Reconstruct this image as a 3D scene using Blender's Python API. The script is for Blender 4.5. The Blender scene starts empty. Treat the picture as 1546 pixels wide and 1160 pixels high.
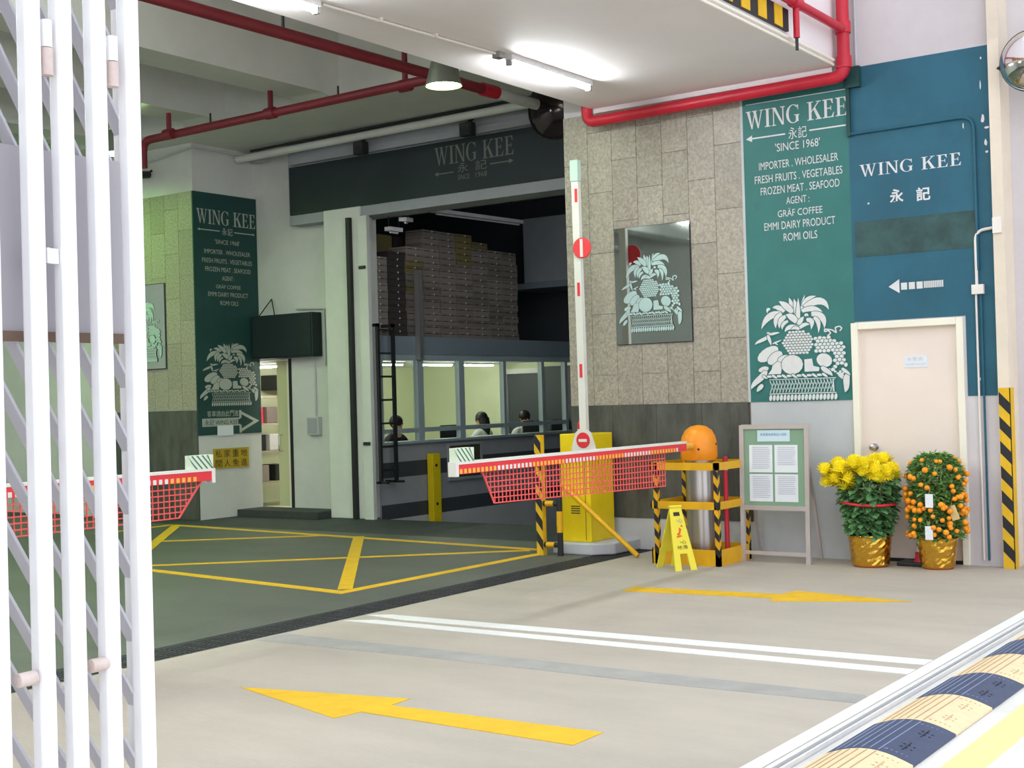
import bpy, bmesh, math, random
from mathutils import Vector, Matrix
random.seed(7)
S = bpy.context.scene
COL = S.collection
PI = math.pi
def R(d): return math.radians(d)

# ------------------------------------------------------------------ camera
yaw, pit, rol = R(35.31), R(0.60), R(-1.61)
F = Vector((math.cos(yaw)*math.cos(pit), math.sin(yaw)*math.cos(pit), math.sin(pit)))
R0 = Vector((math.sin(yaw), -math.cos(yaw), 0)); U0 = R0.cross(F)
RR = R0*math.cos(rol) + U0*math.sin(rol); UU = -R0*math.sin(rol) + U0*math.cos(rol)
cd = bpy.data.cameras.new('camera'); cam = bpy.data.objects.new('camera', cd); COL.objects.link(cam)
cam.matrix_world = Matrix(((RR.x, UU.x, -F.x, 0), (RR.y, UU.y, -F.y, 0), (RR.z, UU.z, -F.z, 1.5), (0, 0, 0, 1)))
cd.sensor_fit = 'HORIZONTAL'; cd.sensor_width = 36; cd.lens = 2013.0/1546*36
cd.clip_start = 0.05; cd.clip_end = 300
S.camera = cam
# ------------------------------------------------------------------ world, exposure
w = bpy.data.worlds.new('sky'); S.world = w; w.use_nodes = True
bg = w.node_tree.nodes['Background']; bg.inputs[0].default_value = (0.87, 0.92, 1.0, 1); bg.inputs[1].default_value = 1.0
S.view_settings.view_transform = 'Standard'; S.view_settings.look = 'None'
S.view_settings.gamma = 1; S.view_settings.use_curve_mapping = False
S.view_settings.exposure = 1.0
LAMP_GREEN = (0.60, 1.0, 0.38)
HIGHBAY_W = 70.0
TUBE_W = 95.0
OFFICE_W = 58.0

# ------------------------------------------------------------------ materials
def lin(c):
    return tuple(((x/255)/12.92 if x/255 <= .04045 else ((x/255+.055)/1.055)**2.4) for x in c)
def M(name, rgb, rough=.6, metal=0., var=.0, scale=6., bump=0., bscale=60., emis=0., rnd=0., rgb2=None, stretch=None, spec=.4):
    m = bpy.data.materials.new(name); m.use_nodes = True
    nt = m.node_tree; N = nt.nodes; L = nt.links; b = N['Principled BSDF']
    c = lin(rgb)
    b.inputs['Roughness'].default_value = rough; b.inputs['Metallic'].default_value = metal
    b.inputs['Base Color'].default_value = (*c, 1)
    b.inputs['Specular IOR Level'].default_value = spec
    out = None
    geo = N.new('ShaderNodeNewGeometry')
    src = geo.outputs['Position']
    if stretch:
        mp = N.new('ShaderNodeMapping'); L.new(src, mp.inputs[0]); mp.inputs['Scale'].default_value = stretch; src = mp.outputs[0]
    if var > 0 or rgb2:
        n = N.new('ShaderNodeTexNoise'); n.inputs['Scale'].default_value = scale; n.inputs['Detail'].default_value = 6
        n.inputs['Roughness'].default_value = .65
        L.new(src, n.inputs['Vector'])
        r = N.new('ShaderNodeValToRGB'); L.new(n.outputs['Fac'], r.inputs[0])
        c2 = lin(rgb2) if rgb2 else tuple(x*(1-var) for x in c)
        c1 = c if rgb2 else tuple(min(1, x*(1+var*.6)) for x in c)
        r.color_ramp.elements[0].position = .35; r.color_ramp.elements[0].color = (*c2, 1)
        r.color_ramp.elements[1].position = .65; r.color_ramp.elements[1].color = (*c1, 1)
        out = r.outputs[0]
    if rnd > 0:
        oi = N.new('ShaderNodeObjectInfo')
        mr = N.new('ShaderNodeMapRange'); mr.inputs[3].default_value = 1-rnd; mr.inputs[4].default_value = 1+rnd
        L.new(oi.outputs['Random'], mr.inputs[0])
        mx = N.new('ShaderNodeVectorMath'); mx.operation = 'SCALE'
        if out: L.new(out, mx.inputs[0])
        else: mx.inputs[0].default_value = c
        L.new(mr.outputs[0], mx.inputs['Scale']); out = mx.outputs[0]
    if out: L.new(out, b.inputs['Base Color'])
    if bump > 0:
        n2 = N.new('ShaderNodeTexNoise'); n2.inputs['Scale'].default_value = bscale; n2.inputs['Detail'].default_value = 4
        L.new(src, n2.inputs['Vector'])
        bp = N.new('ShaderNodeBump'); bp.inputs['Strength'].default_value = bump; bp.inputs['Distance'].default_value = .02
        L.new(n2.outputs['Fac'], bp.inputs['Height']); L.new(bp.outputs[0], b.inputs['Normal'])
    if emis > 0:
        b.inputs['Emission Color'].default_value = (*c, 1); b.inputs['Emission Strength'].default_value = emis
    return m
def emit(name, rgb_lin, strength):
    m = bpy.data.materials.new(name); m.use_nodes = True
    b = m.node_tree.nodes['Principled BSDF']
    b.inputs['Base Color'].default_value = (*rgb_lin, 1)
    b.inputs['Emission Color'].default_value = (*rgb_lin, 1); b.inputs['Emission Strength'].default_value = strength
    return m
def glass(name, tint=(.9, .96, .94)):
    m = bpy.data.materials.new(name); m.use_nodes = True
    nt = m.node_tree; N = nt.nodes; L = nt.links; N.remove(N['Principled BSDF'])
    t = N.new('ShaderNodeBsdfTransparent'); t.inputs[0].default_value = (*tint, 1)
    g = N.new('ShaderNodeBsdfGlossy'); g.inputs['Roughness'].default_value = .03
    fr = N.new('ShaderNodeFresnel'); fr.inputs[0].default_value = 1.45
    ge = N.new('ShaderNodeNewGeometry'); sb = N.new('ShaderNodeMath'); sb.operation = 'SUBTRACT'; sb.inputs[0].default_value = 1; L.new(ge.outputs['Backfacing'], sb.inputs[1])
    mu = N.new('ShaderNodeMath'); mu.operation = 'MULTIPLY'; L.new(fr.outputs[0], mu.inputs[0]); L.new(sb.outputs[0], mu.inputs[1])
    mx = N.new('ShaderNodeMixShader'); L.new(mu.outputs[0], mx.inputs[0]); L.new(t.outputs[0], mx.inputs[1]); L.new(g.outputs[0], mx.inputs[2])
    L.new(mx.outputs[0], N['Material Output'].inputs[0])
    return m
mat = {}
mat['drive'] = M('drive_concrete', (175, 166, 154), .75, var=.10, scale=1.6, bump=.25, bscale=45, stretch=(1, .35, 1))
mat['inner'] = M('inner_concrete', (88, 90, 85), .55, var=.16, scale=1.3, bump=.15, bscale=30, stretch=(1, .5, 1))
mat['asphalt'] = M('dark_floor', (62, 66, 66), .7, var=.25, scale=3, bump=.3, bscale=60)
mat['gutter'] = M('drain_iron', (66, 66, 70), .6, metal=.3, var=.3, scale=9)
mat['street'] = M('street_concrete', (214, 212, 206), .8, var=.08, scale=2, bump=.3, bscale=60)
mat['white_plaster'] = M('white_plaster', (205, 198, 200), .8, var=.05, scale=2, bump=.05, bscale=15)
mat['soffit'] = M('soffit_paint', (234, 226, 226), .7, var=.03, scale=1.2)
mat['inner_white'] = M('inner_white_paint', (212, 212, 208), .75, var=.07, scale=1.5)
mat['grey_plaster'] = M('grey_wall_paint', (190, 191, 194), .7, var=.05, scale=2.2)
mat['granite'] = M('granite_tile', (176, 166, 152), .45, rgb2=(134, 126, 116), scale=42, rnd=.085)
mat['dado'] = M('dark_granite', (92, 92, 86), .35, rgb2=(66, 66, 62), scale=7, rnd=.06, stretch=(1, 1, .3))
mat['joint'] = M('tile_joint', (140, 132, 122), .9)
mat['green1'] = M('green_sign_paint', (48, 110, 106), .6, var=.10, scale=2.5)
mat['green2'] = M('blue_green_sign_paint', (34, 90, 110), .6, var=.14, scale=2.2)
mat['green_patch'] = M('overpaint_green', (48, 78, 78), .6, var=.35, scale=5)
mat['green_dark'] = M('dark_green_sign_paint', (28, 66, 64), .6, var=.12, scale=3)
mat['fascia'] = M('fascia_dark_green', (24, 38, 42), .55, var=.2, scale=2)
mat['paint_white'] = M('sign_white_paint', (214, 212, 212), .7, var=.05, scale=20)
mat['paint_grey'] = M('sign_grey_paint', (170, 174, 166), .7)
mat['paint_dim'] = M('fascia_letter_paint', (104, 108, 104), .7)
mat['line_yellow'] = M('road_yellow', (222, 176, 28), .65, var=.10, scale=7)
mat['line_white'] = M('road_white', (224, 224, 222), .65, var=.06, scale=6)
mat['red_pipe'] = M('red_pipe_paint', (190, 34, 54), .4, var=.12, scale=5)
mat['dark_red_pipe'] = M('dark_red_pipe_paint', (122, 32, 44), .5, var=.12, scale=5)
mat['yellow'] = M('yellow_steel', (224, 168, 22), .45, var=.08, scale=6)
mat['cab_yellow'] = M('cabinet_yellow', (236, 206, 20), .45, var=.06, scale=4)
mat['black'] = M('black_paint', (34, 34, 38), .5)
mat['dark_metal'] = M('dark_metal', (48, 50, 52), .5, metal=.3)
mat['frame_steel'] = M('satin_steel', (196, 186, 184), .35, metal=.35)
mat['steel'] = M('stainless_steel', (190, 186, 186), .28, metal=1., var=.08, scale=9, stretch=(1, 1, .1))
mat['alu'] = M('aluminium', (168, 164, 164), .4, metal=.7)
mat['orange'] = M('orange_dome', (236, 142, 20), .35, var=.06, scale=12)
mat['net'] = M('red_net', (230, 88, 86), .6)
mat['arm_red'] = M('arm_red', (222, 52, 60), .4)
mat['arm_white'] = M('arm_white', (222, 220, 212), .45)
mat['arm_amber'] = M('arm_amber', (238, 178, 70), .5)
mat['door'] = M('cream_door', (232, 216, 206), .5, var=.02, scale=2)
mat['door_frame'] = M('cream_frame', (236, 230, 214), .45)
mat['mirror'] = M('mirror_glass', (200, 208, 206), .03, metal=1.)
mat['chrome'] = M('chrome', (220, 220, 220), .06, metal=1.)
mat['frost'] = M('frosted_print', (172, 196, 194), .6)
mat['board_green'] = M('notice_felt', (128, 158, 132), .9)
mat['paper'] = M('paper', (222, 226, 232), .8)
mat['paper_blue'] = M('pale_blue_paper', (196, 218, 228), .8)
mat['ink'] = M('printed_lines', (186, 190, 204), .9)
mat['ink_blue'] = M('blue_print', (110, 140, 180), .9)
mat['ink_dark'] = M('dark_print', (60, 52, 40), .8)
mat['ink_red'] = M('red_print', (224, 92, 40), .7)
mat['gold'] = M('gold_foil', (226, 176, 70), .2, metal=1., bump=.5, bscale=14)
mat['terracotta'] = M('plastic_pot', (160, 70, 44), .6)
mat['soil'] = M('soil', (60, 48, 36), .95)
mat['petal'] = M('yellow_petal', (255, 236, 40), .6, rnd=.05)
mat['leaf'] = M('mum_leaf', (104, 152, 96), .55, var=.35, scale=30)
mat['leaf2'] = M('kumquat_leaf', (122, 164, 88), .45, var=.4, scale=34)
mat['kumquat'] = M('kumquat_skin', (244, 150, 24), .4, rnd=.12)
mat['kraft'] = M('kraft_tag', (212, 186, 130), .7)
mat['white_steel'] = M('white_gate_paint', (236, 234, 236), .4, var=.03, scale=5)
mat['rust'] = M('rusty_white', (206, 190, 184), .5, rgb2=(192, 170, 164), scale=26)
mat['gate_flat'] = M('grey_white_flat', (196, 194, 204), .45)
mat['panel_brown'] = M('brown_edge', (120, 98, 84), .7)
mat['hump_black'] = M('hump_black_rubber', (64, 74, 100), .55, var=.1, scale=20)
mat['hump_yellow'] = M('hump_yellow_rubber', (228, 204, 164), .6, var=.06, scale=20)
mat['hump_groove'] = M('hump_mark', (40, 44, 58), .7)
mat['carton'] = M('carton_brown', (132, 120, 114), .85, rnd=.18)
mat['carton_y'] = M('carton_olive', (120, 108, 70), .85, rnd=.12)
mat['carton_dark'] = M('carton_dark', (58, 50, 48), .85, rnd=.1)
mat['slot'] = M('carton_slot', (30, 26, 24), .9)
mat['dot'] = M('carton_label', (214, 206, 196), .8)
mat['booth'] = M('booth_grey', (158, 160, 166), .7, var=.06, scale=3)
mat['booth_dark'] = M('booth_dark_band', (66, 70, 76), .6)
mat['window_paint'] = M('window_frame_paint', (160, 172, 178), .45)
mat['booth_roof'] = M('booth_roof_paint', (128, 140, 150), .6)
mat['office_wall'] = M('office_wall', (216, 220, 190), .8)
mat['glass'] = glass('window_glass')
mat['skin'] = M('skin', (214, 168, 140), .6)
mat['hair'] = M('black_hair', (26, 22, 22), .5)
mat['shirt_w'] = M('white_shirt', (222, 222, 220), .8)
mat['shirt_b'] = M('black_jacket', (34, 34, 38), .8)
mat['trouser'] = M('dark_trousers', (40, 42, 52), .8)
mat['plastic_black'] = M('black_plastic', (28, 28, 30), .4)
mat['desk'] = M('desk_laminate', (170, 160, 140), .5)
mat['brass'] = M('yellow_plate', (196, 164, 44), .45, metal=.3)
mat['red_lens'] = M('red_lens', (196, 32, 70), .3)
mat['cone_red'] = M('cone_red', (206, 48, 66), .5)
mat['conduit_white'] = M('white_conduit', (228, 220, 214), .5)
mat['beige'] = M('beige_pilaster', (222, 208, 190), .75, var=.05, scale=4)
mat['fill_tube'] = emit('fill_tube_glow', (.92, 1.0, .93), TUBE_W*1.7)  # glow of the unseen battens added as interior fill
mat['tube'] = emit('fluorescent_tube', (.92, .98, 1.0), TUBE_W)
mat['highbay_glow'] = emit('highbay_lens', LAMP_GREEN, HIGHBAY_W)
mat['highbay_green'] = emit('highbay_lens_green', (.40, 1.0, .20), 85)
mat['highbay_dim'] = emit('highbay_lens_soft', LAMP_GREEN, HIGHBAY_W*.35)
mat['office_tube'] = emit('office_tube', (1.0, .97, .82), OFFICE_W)
mat['lamp_grey'] = M('lamp_reflector', (110, 114, 104), .45, metal=.4)

# ------------------------------------------------------------------ mesh builder
class MB:
    def __init__(s): s.v = []; s.f = []; s.m = []
    def add(s, vs, fs, m=0):
        o = len(s.v); s.v += [tuple(x) for x in vs]; s.f += [tuple(i+o for i in f) for f in fs]; s.m += [m]*len(fs); return s
    def box(s, x0, x1, y0, y1, z0, z1, m=0):
        v = [(x0,y0,z0),(x1,y0,z0),(x1,y1,z0),(x0,y1,z0),(x0,y0,z1),(x1,y0,z1),(x1,y1,z1),(x0,y1,z1)]
        return s.add(v, [(0,3,2,1),(4,5,6,7),(0,1,5,4),(1,2,6,5),(2,3,7,6),(3,0,4,7)], m)
    def bar(s, p, q, w, h, up=(0,0,1), m=0):
        p = Vector(p); q = Vector(q); d = (q-p).normalized(); up = Vector(up)
        a = d.cross(up)
        if a.length < 1e-4: a = d.cross(Vector((1,0,0)))
        a.normalize(); b = a.cross(d).normalized()
        a = a*w/2; b = b*h/2
        v = [p-a-b, p+a-b, p+a+b, p-a+b, q-a-b, q+a-b, q+a+b, q-a+b]
        return s.add(v, [(0,3,2,1),(4,5,6,7),(0,1,5,4),(1,2,6,5),(2,3,7,6),(3,0,4,7)], m)
    def tube(s, path, r, n=10, m=0, radii=None):
        P = [Vector(p) for p in path]; rings = []
        ref = None
        for i, p in enumerate(P):
            d = ((P[min(i+1, len(P)-1)]-P[max(i-1, 0)])).normalized()
            if ref is None:
                ref = d.cross(Vector((0,0,1)))
                if ref.length < 1e-3: ref = d.cross(Vector((1,0,0)))
            ref = (ref - d*ref.dot(d)).normalized(); b = d.cross(ref)
            rr = radii[i] if radii else r
            rings.append([p + ref*math.cos(2*PI*k/n)*rr + b*math.sin(2*PI*k/n)*rr for k in range(n)])
        vs = [v for ring in rings for v in ring]; fs = []
        for i in range(len(P)-1):
            for k in range(n): fs.append((i*n+k, i*n+(k+1)%n, (i+1)*n+(k+1)%n, (i+1)*n+k))
        fs.append(tuple(range(n-1, -1, -1))); fs.append(tuple((len(P)-1)*n+k for k in range(n)))
        return s.add(vs, fs, m)
    def lathe(s, c, prof, n=24, m=0, axis='Z', jitter=0, caps=True):
        vs = []; fs = []; c = Vector(c)
        for (r, z) in prof:
            for k in range(n):
                a = 2*PI*k/n; rr = r*(1+random.uniform(-jitter, jitter))
                p = Vector((rr*math.cos(a), rr*math.sin(a), z))
                if axis == 'X': p = Vector((p.z, p.x, p.y))
                if axis == 'Y': p = Vector((p.x, p.z, p.y))
                vs.append(c+p)
        for i in range(len(prof)-1):
            for k in range(n): fs.append((i*n+k, i*n+(k+1)%n, (i+1)*n+(k+1)%n, (i+1)*n+k))
        if caps: fs.append(tuple(range(n-1, -1, -1))); fs.append(tuple((len(prof)-1)*n+k for k in range(n)))
        return s.add(vs, fs, m)
    def prism(s, poly, d, m=0):
        n = len(poly); d = Vector(d); P = [Vector(p) for p in poly]
        vs = P + [p+d for p in P]
        fs = [tuple(range(n)), tuple(range(2*n-1, n-1, -1))] + [(i, i+n, (i+1)%n+n, (i+1)%n) for i in range(n)]
        return s.add(vs, fs, m)
    def sphere(s, c, r, nu=12, nv=8, m=0, sc=(1,1,1)):
        prof = [(math.sin(PI*i/nv)*r if 0 < i < nv else r*.01, -math.cos(PI*i/nv)*r) for i in range(nv+1)]
        o = len(s.v); s.lathe((0,0,0), prof, nu, m)
        s.v[o:] = [(c[0]+x*sc[0], c[1]+y*sc[1], c[2]+z*sc[2]) for (x,y,z) in s.v[o:]]
        return s
    def mesh(s, name, mats, smooth=False):
        me = bpy.data.meshes.new(name); me.from_pydata(s.v, [], s.f)
        for m in (mats if isinstance(mats, (list, tuple)) else [mats]): me.materials.append(mat[m] if isinstance(m, str) else m)
        me.polygons.foreach_set('material_index', s.m)
        bm = bmesh.new(); bm.from_mesh(me); bmesh.ops.recalc_face_normals(bm, faces=bm.faces); bm.to_mesh(me); bm.free()
        if smooth:
            me.polygons.foreach_set('use_smooth', [True]*len(me.polygons)); me.set_sharp_from_angle(angle=R(38))
        me.update(); return me
    def build(s, name, mats, parent=None, local=False, smooth=False, bevel=0, kind=None):
        return place(name, s.mesh(name, mats, smooth), parent, local, bevel, kind)
def wpos(o):
    v = Vector((0,0,0))
    while o: v += o.location; o = o.parent
    return v
def place(name, me, parent=None, local=False, bevel=0, kind=None):
    o = bpy.data.objects.new(name, me); COL.objects.link(o)
    if parent is None:
        xs = [v.co for v in me.vertices]
        lo = Vector([min(v[i] for v in xs) for i in range(3)]); hi = Vector([max(v[i] for v in xs) for i in range(3)])
        base = Vector(((lo.x+hi.x)/2, (lo.y+hi.y)/2, lo.z))
        me.transform(Matrix.Translation(-base)); o.location = base
    else:
        if not local: me.transform(Matrix.Translation(-wpos(parent)))
        o.parent = parent
    if bevel:
        b = o.modifiers.new('bevel', 'BEVEL'); b.width = bevel; b.segments = 2; b.limit_method = 'ANGLE'
    if kind: o['kind'] = kind
    return o
def tag(o, label, cat=None, group=None):
    o['label'] = label
    if cat: o['category'] = cat
    if group: o['group'] = group
    return o
def thing(name, label, cat, loc=(0,0,0), rotz=0, group=None):
    o = bpy.data.objects.new(name, None); COL.objects.link(o); o.empty_display_size = .1
    o.location = loc; o.rotation_euler = (0,0,rotz)
    return tag(o, label, cat, group)
def struct(name, mb, m, label=None, smooth=False, bevel=0):
    o = mb.build(name, m, None, smooth=smooth, bevel=bevel); o['kind'] = 'structure'
    if label: o['label'] = label
    return o
def dup(root, label, delta, group=None):
    r = root.copy(); COL.objects.link(r); r.location = root.location + Vector(delta); r['label'] = label
    if group: r['group'] = group
    for ch in list(root.children):
        c = ch.copy(); COL.objects.link(c); c.parent = r
        for g in list(ch.children):
            d = g.copy(); COL.objects.link(d); d.parent = c
    return r

# ------------------------------------------------------------------ flat lettering (painted or printed)
def fmap(frame, u, v, d=0):
    ax, p = frame
    if ax == 'X': return (p-d, u, v)       # surface facing -X, u is world Y
    return (u, p-d, v)                     # surface facing -Y, u is world X
def flat(name, polys, m, parent, frame, rect, d=.003, label=None, box=None, step=4e-6, mi=None):
    """polys in any units, fitted into rect = (u at left, u at right, z bottom, z top)"""
    us = [p[0] for q in polys for p in q]; vs = [p[1] for q in polys for p in q]
    a, b, c, e = box or (min(us), max(us), min(vs), max(vs)); l, r, z0, z1 = rect
    mb = MB()
    for i, q in enumerate(polys):
        mb.add([fmap(frame, l+(p[0]-a)/(b-a)*(r-l), z0+(p[1]-c)/(e-c)*(z1-z0), d+i*step) for p in q], [tuple(range(len(q)))], mi[i] if mi else 0)
    o = mb.build(name, m, parent)
    if label: o['label'] = label
    return o
def words(polys, gap):
    iv = sorted((min(p[0] for p in q), max(p[0] for p in q), i) for i, q in enumerate(polys)); out = []; hi = None
    for a, b, i in iv:
        if hi is None or a-hi > gap: out.append([]); hi = b
        out[-1].append(polys[i]); hi = max(hi, b)
    return out
def lettering(polys, m, parent, frame, rect, d, label, gap, name='lettering'):
    us = [p[0] for q in polys for p in q]; vs = [p[1] for q in polys for p in q]; bx = (min(us), max(us), min(vs), max(vs)); o = None
    for wd in words(polys, gap): o = flat(name, wd, m, parent, frame, rect, d, label, bx)
    return o
def text(body, m, parent, frame, rect, d=.003, bold=0, name='lettering', label=None):
    if len(body) > 1 and all(ord(ch) > 0x2e80 for ch in body):
        n_ = len(body); st_ = (rect[1]-rect[0])/(n_-.12)
        for i, ch in enumerate(body): o = text(ch, m, parent, frame, (rect[0]+i*st_, rect[0]+(i+.88)*st_, rect[2], rect[3]), d, bold, name, label)
        return o
    cu = bpy.data.curves.new('t', 'FONT'); cu.body = body; cu.offset = bold; cu.resolution_u = 3
    o = bpy.data.objects.new('t', cu); COL.objects.link(o); bpy.context.view_layer.update()
    me = bpy.data.meshes.new_from_object(o.evaluated_get(bpy.context.evaluated_depsgraph_get()))
    polys = [[tuple(me.vertices[i].co[:2]) for i in p.vertices] for p in me.polygons]
    bpy.data.objects.remove(o); bpy.data.curves.remove(cu); bpy.data.meshes.remove(me)
    return lettering(polys, m, parent, frame, rect, d, label or 'painted letters in the line ' + body.replace("'", ''), .16, name)
def arc(cx, cy, rx, ry, a0, a1, n=10): return [(cx+rx*math.cos(R(a0+(a1-a0)*i/n)), cy+ry*math.sin(R(a0+(a1-a0)*i/n))) for i in range(n+1)]
def ring(cx, cy, rx, ry, w1, w2, a0, a1, n=12):
    P = []
    for i in range(n):
        b0 = a0+(a1-a0)*i/n; b1 = a0+(a1-a0)*(i+1)/n
        def pt(a, s):
            t = abs(math.cos(R(a))); wd = w2+(w1-w2)*t
            return (cx+(rx-(wd if s else 0))*math.cos(R(a)), cy+(ry-(wd*.6 if s else 0))*math.sin(R(a)))
        P.append([pt(b0, 0), pt(b1, 0), pt(b1, 1), pt(b0, 1)])
    return P
def rc(x0, y0, x1, y1): return [(x0,y0),(x1,y0),(x1,y1),(x0,y1)]
SERIF = {
 'I': (.36, [rc(.10,0,.26,1), rc(0,0,.36,.045), rc(0,.955,.36,1)]),
 'W': (1.12, [[(.06,1),(.24,1),(.42,0),(.34,0)], [(.34,0),(.40,0),(.60,.95),(.55,.95)], [(.46,1),(.64,1),(.82,0),(.74,0)], [(.74,0),(.80,0),(1.04,1),(.98,1)],
       rc(0,.955,.32,1), rc(.40,.955,.72,1), rc(.88,.955,1.12,1)]),
 'N': (.84, [rc(.10,0,.16,1), [(.08,1),(.26,1),(.76,0),(.64,0)], rc(.68,0,.76,1), rc(0,0,.28,.045), rc(0,.955,.2,1), rc(.56,.955,.84,1)]),
 'G': (.82, ring(.44,.5,.44,.52,.17,.05,48,318) + [rc(.60,.06,.76,.44), rc(.50,.40,.82,.445), [(.70,.98),(.76,.98),(.76,.70),(.72,.70)]]),
 'K': (.86, [rc(.10,0,.26,1), rc(0,0,.38,.045), rc(0,.955,.38,1), [(.26,.42),(.26,.50),(.66,.96),(.74,.96)], [(.36,.60),(.48,.68),(.82,.02),(.62,.02)], rc(.50,0,.88,.045), rc(.54,.955,.84,1)]),
 'E': (.70, [rc(.10,0,.26,1), rc(0,0,.66,.05), rc(0,.95,.62,1), rc(.26,.48,.50,.53), rc(.47,.38,.51,.63), [(.62,.05),(.68,.26),(.64,.26),(.52,.05)], [(.60,.95),(.62,.74),(.58,.74),(.48,.95)]]),
 ' ': (.34, [])}
def serif(s, gap=.07):
    x = 0; P = []
    for ch in s:
        wd, ps = SERIF[ch]; P += [[(a+x, b) for a, b in p] for p in ps]; x += wd+gap
    return P

# fruit basket print: traced as separate simple shapes in sheet units (x right, y down, 0..1000)
def blade(x0, y0, x1, y1, bend, w0, n=7):
    d = Vector((x1-x0, y1-y0)); L = d.length; d.normalize(); nn = Vector((-d.y, d.x)); A = []; B = []
    for i in range(n+1):
        t = i/n; c = Vector((x0, y0)) + d*L*t + nn*bend*math.sin(PI*t*.5)**2*L
        wd = w0*(math.sin(PI*(.12+.88*t))**.7 if t < .999 else 0)*(1-.25*t)
        A.append(tuple(c+nn*wd)); B.append(tuple(c-nn*wd))
    return A + B[::-1]
def ell(cx, cy, rx, ry, rot=0, n=14):
    c, s = math.cos(R(rot)), math.sin(R(rot))
    return [(cx+rx*math.cos(2*PI*i/n)*c-ry*math.sin(2*PI*i/n)*s, cy+rx*math.cos(2*PI*i/n)*s+ry*math.sin(2*PI*i/n)*c) for i in range(n)]
def bez(p0, p1, p2, w0, n=8):
    p0, p1, p2 = Vector(p0), Vector(p1), Vector(p2); A = []; B = []
    for i in range(n+1):
        t = i/n; c = p0*(1-t)**2+p1*2*t*(1-t)+p2*t*t; d = (p1-p0)*(1-t)+(p2-p1)*t; nn = Vector((-d.y, d.x)).normalized()
        wd = w0*(.35+.65*math.sin(PI*min(1, .12+t*.62)))*(1-t**3)
        A.append(tuple(c+nn*wd)); B.append(tuple(c-nn*wd))
    return A + B[-2::-1]
def fruit_polys():
    rg = random.Random(3); P = []
    # crown leaves, back to front
    for a in [((530,250),(540,170),(565,95),13),((460,260),(440,170),(420,112),22),((545,200),(580,120),(668,115),24),((240,215),(210,195),(215,250),15),
              ((370,245),(320,180),(262,200),26),((450,255),(390,180),(325,140),34),((490,300),(482,200),(465,125),24),((495,385),(500,250),(505,118),22),
              ((560,215),(730,95),(778,252),38),((535,248),(640,205),(722,268),28),((345,265),(215,235),(153,398),36),((350,265),(275,290),(290,398),28),
              ((620,280),(750,280),(733,425),34),((640,315),(700,340),(678,465),22),((385,290),(320,310),(322,402),26),((405,335),(340,355),(350,415),18),
              ((485,350),(440,285),(385,272),34),((575,335),(645,325),(612,428),26),((500,375),(520,330),(552,300),24),((560,295),(580,272),(592,302),15),((485,395),(400,375),(372,438),24),((500,415),(560,355),(602,382),20),((505,420),(470,385),(430,420),18)]:
        P.append(bez(*a))
    # pineapple body
    for r in range(9):
        for k in range(10):
            x = 355+k*31+(r % 2)*15; y = 442+r*25
            if ((x-490)/140)**2 + ((y-545)/122)**2 < 1: P.append(ell(x, y, 15, 12, rg.uniform(-20, 20), 8))
    # grapes
    for r in range(12):
        for k in range(8):
            x = 655+k*37+(r % 2)*18+rg.uniform(-4, 4); y = 512+r*30+rg.uniform(-4, 4)
            lim = ((x-700)/215)**2 + ((y-665)/172)**2
            if lim < 1 and ((x-725)/95)**2+((y-720)/80)**2 > 1 and not (x < 700 and y > 690): P.append(ell(x, y, 19, 17, 0, 9))
    # small leaf sprig, tendril
    for a in [(215,470,112,570,.25,20),(215,455,232,560,-.1,16),(225,450,325,462,-.2,14),(235,440,200,440,.1,10),(255,545,340,500,.1,8),(270,530,310,560,0,7)]: P.append(blade(*a))
    tp = [(760,495),(790,470),(770,445),(735,455),(735,430),(800,440),(840,470),(830,420),(870,410),(890,430),(870,455)]
    for (x0,y0),(x1,y1) in zip(tp, tp[1:]):
        d = Vector((x1-x0, y1-y0)).normalized(); nx, ny = -d.y*6, d.x*6
        P.append([(x0+nx,y0+ny),(x1+nx,y1+ny),(x1-nx,y1-ny),(x0-nx,y0-ny)])
    # big fruits
    P.append(ell(210,640,112,58,-32)); P.append(ell(275,680,84,48,-40)); P.append(ell(352,690,56,30,-22))
    P.append([(205,835),(240,790),(250,750),(300,712),(330,730),(335,780),(325,835)])
    P.append(ell(432,750,100,92)); P.append([(545,705),(615,700),(625,770),(680,785),(675,820),(545,822)])
    P.append(ell(725,720,72,62,30)); P.append(blade(700,780,775,885,-.2,26)); P.append(ell(165,785,50,26,-15))
    P.append(blade(185,800,110,1000,.35,36)); P.append(blade(150,930,102,1005,.1,24))
    P.append(blade(850,840,900,950,-.3,24)); P.append(blade(930,860,855,1005,-.3,34)); P.append(blade(880,800,935,880,-.2,18)); P.append(ell(915,770,16,20))
    for k in range(5): P.append(ell(820+k*22, 830+(k % 2)*16, 13, 10, 0, 7))
    # basket rim, weave, base
    for k in range(13): P.append(blade(150+k*46, 845+(k % 2)*8, 205+k*46, 868, .15*(-1)**k, 13))
    for k in range(21):
        x = 215+k*29; P.append([(x,885),(x+7,885),(x+52 if x < 780 else x+14,1025),(x+45 if x < 780 else x+7,1025)])
        P.append([(x+45,885),(x+52,885),(x+7,1025),(x,1025)] if x < 780 else [(x,885),(x+6,885),(x+4,1025),(x-2,1025)])
    P.append(rc(215,1020,825,1028)); P.append(rc(215,884,825,890))
    for k in range(19): P.append(ell(225+k*33, 1062, 14, 30, 8, 10))
    return [[(x, -y) for x, y in q] for q in P]
FRUIT = fruit_polys()
FBOX = (100, 945, -1092, -95)
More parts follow.
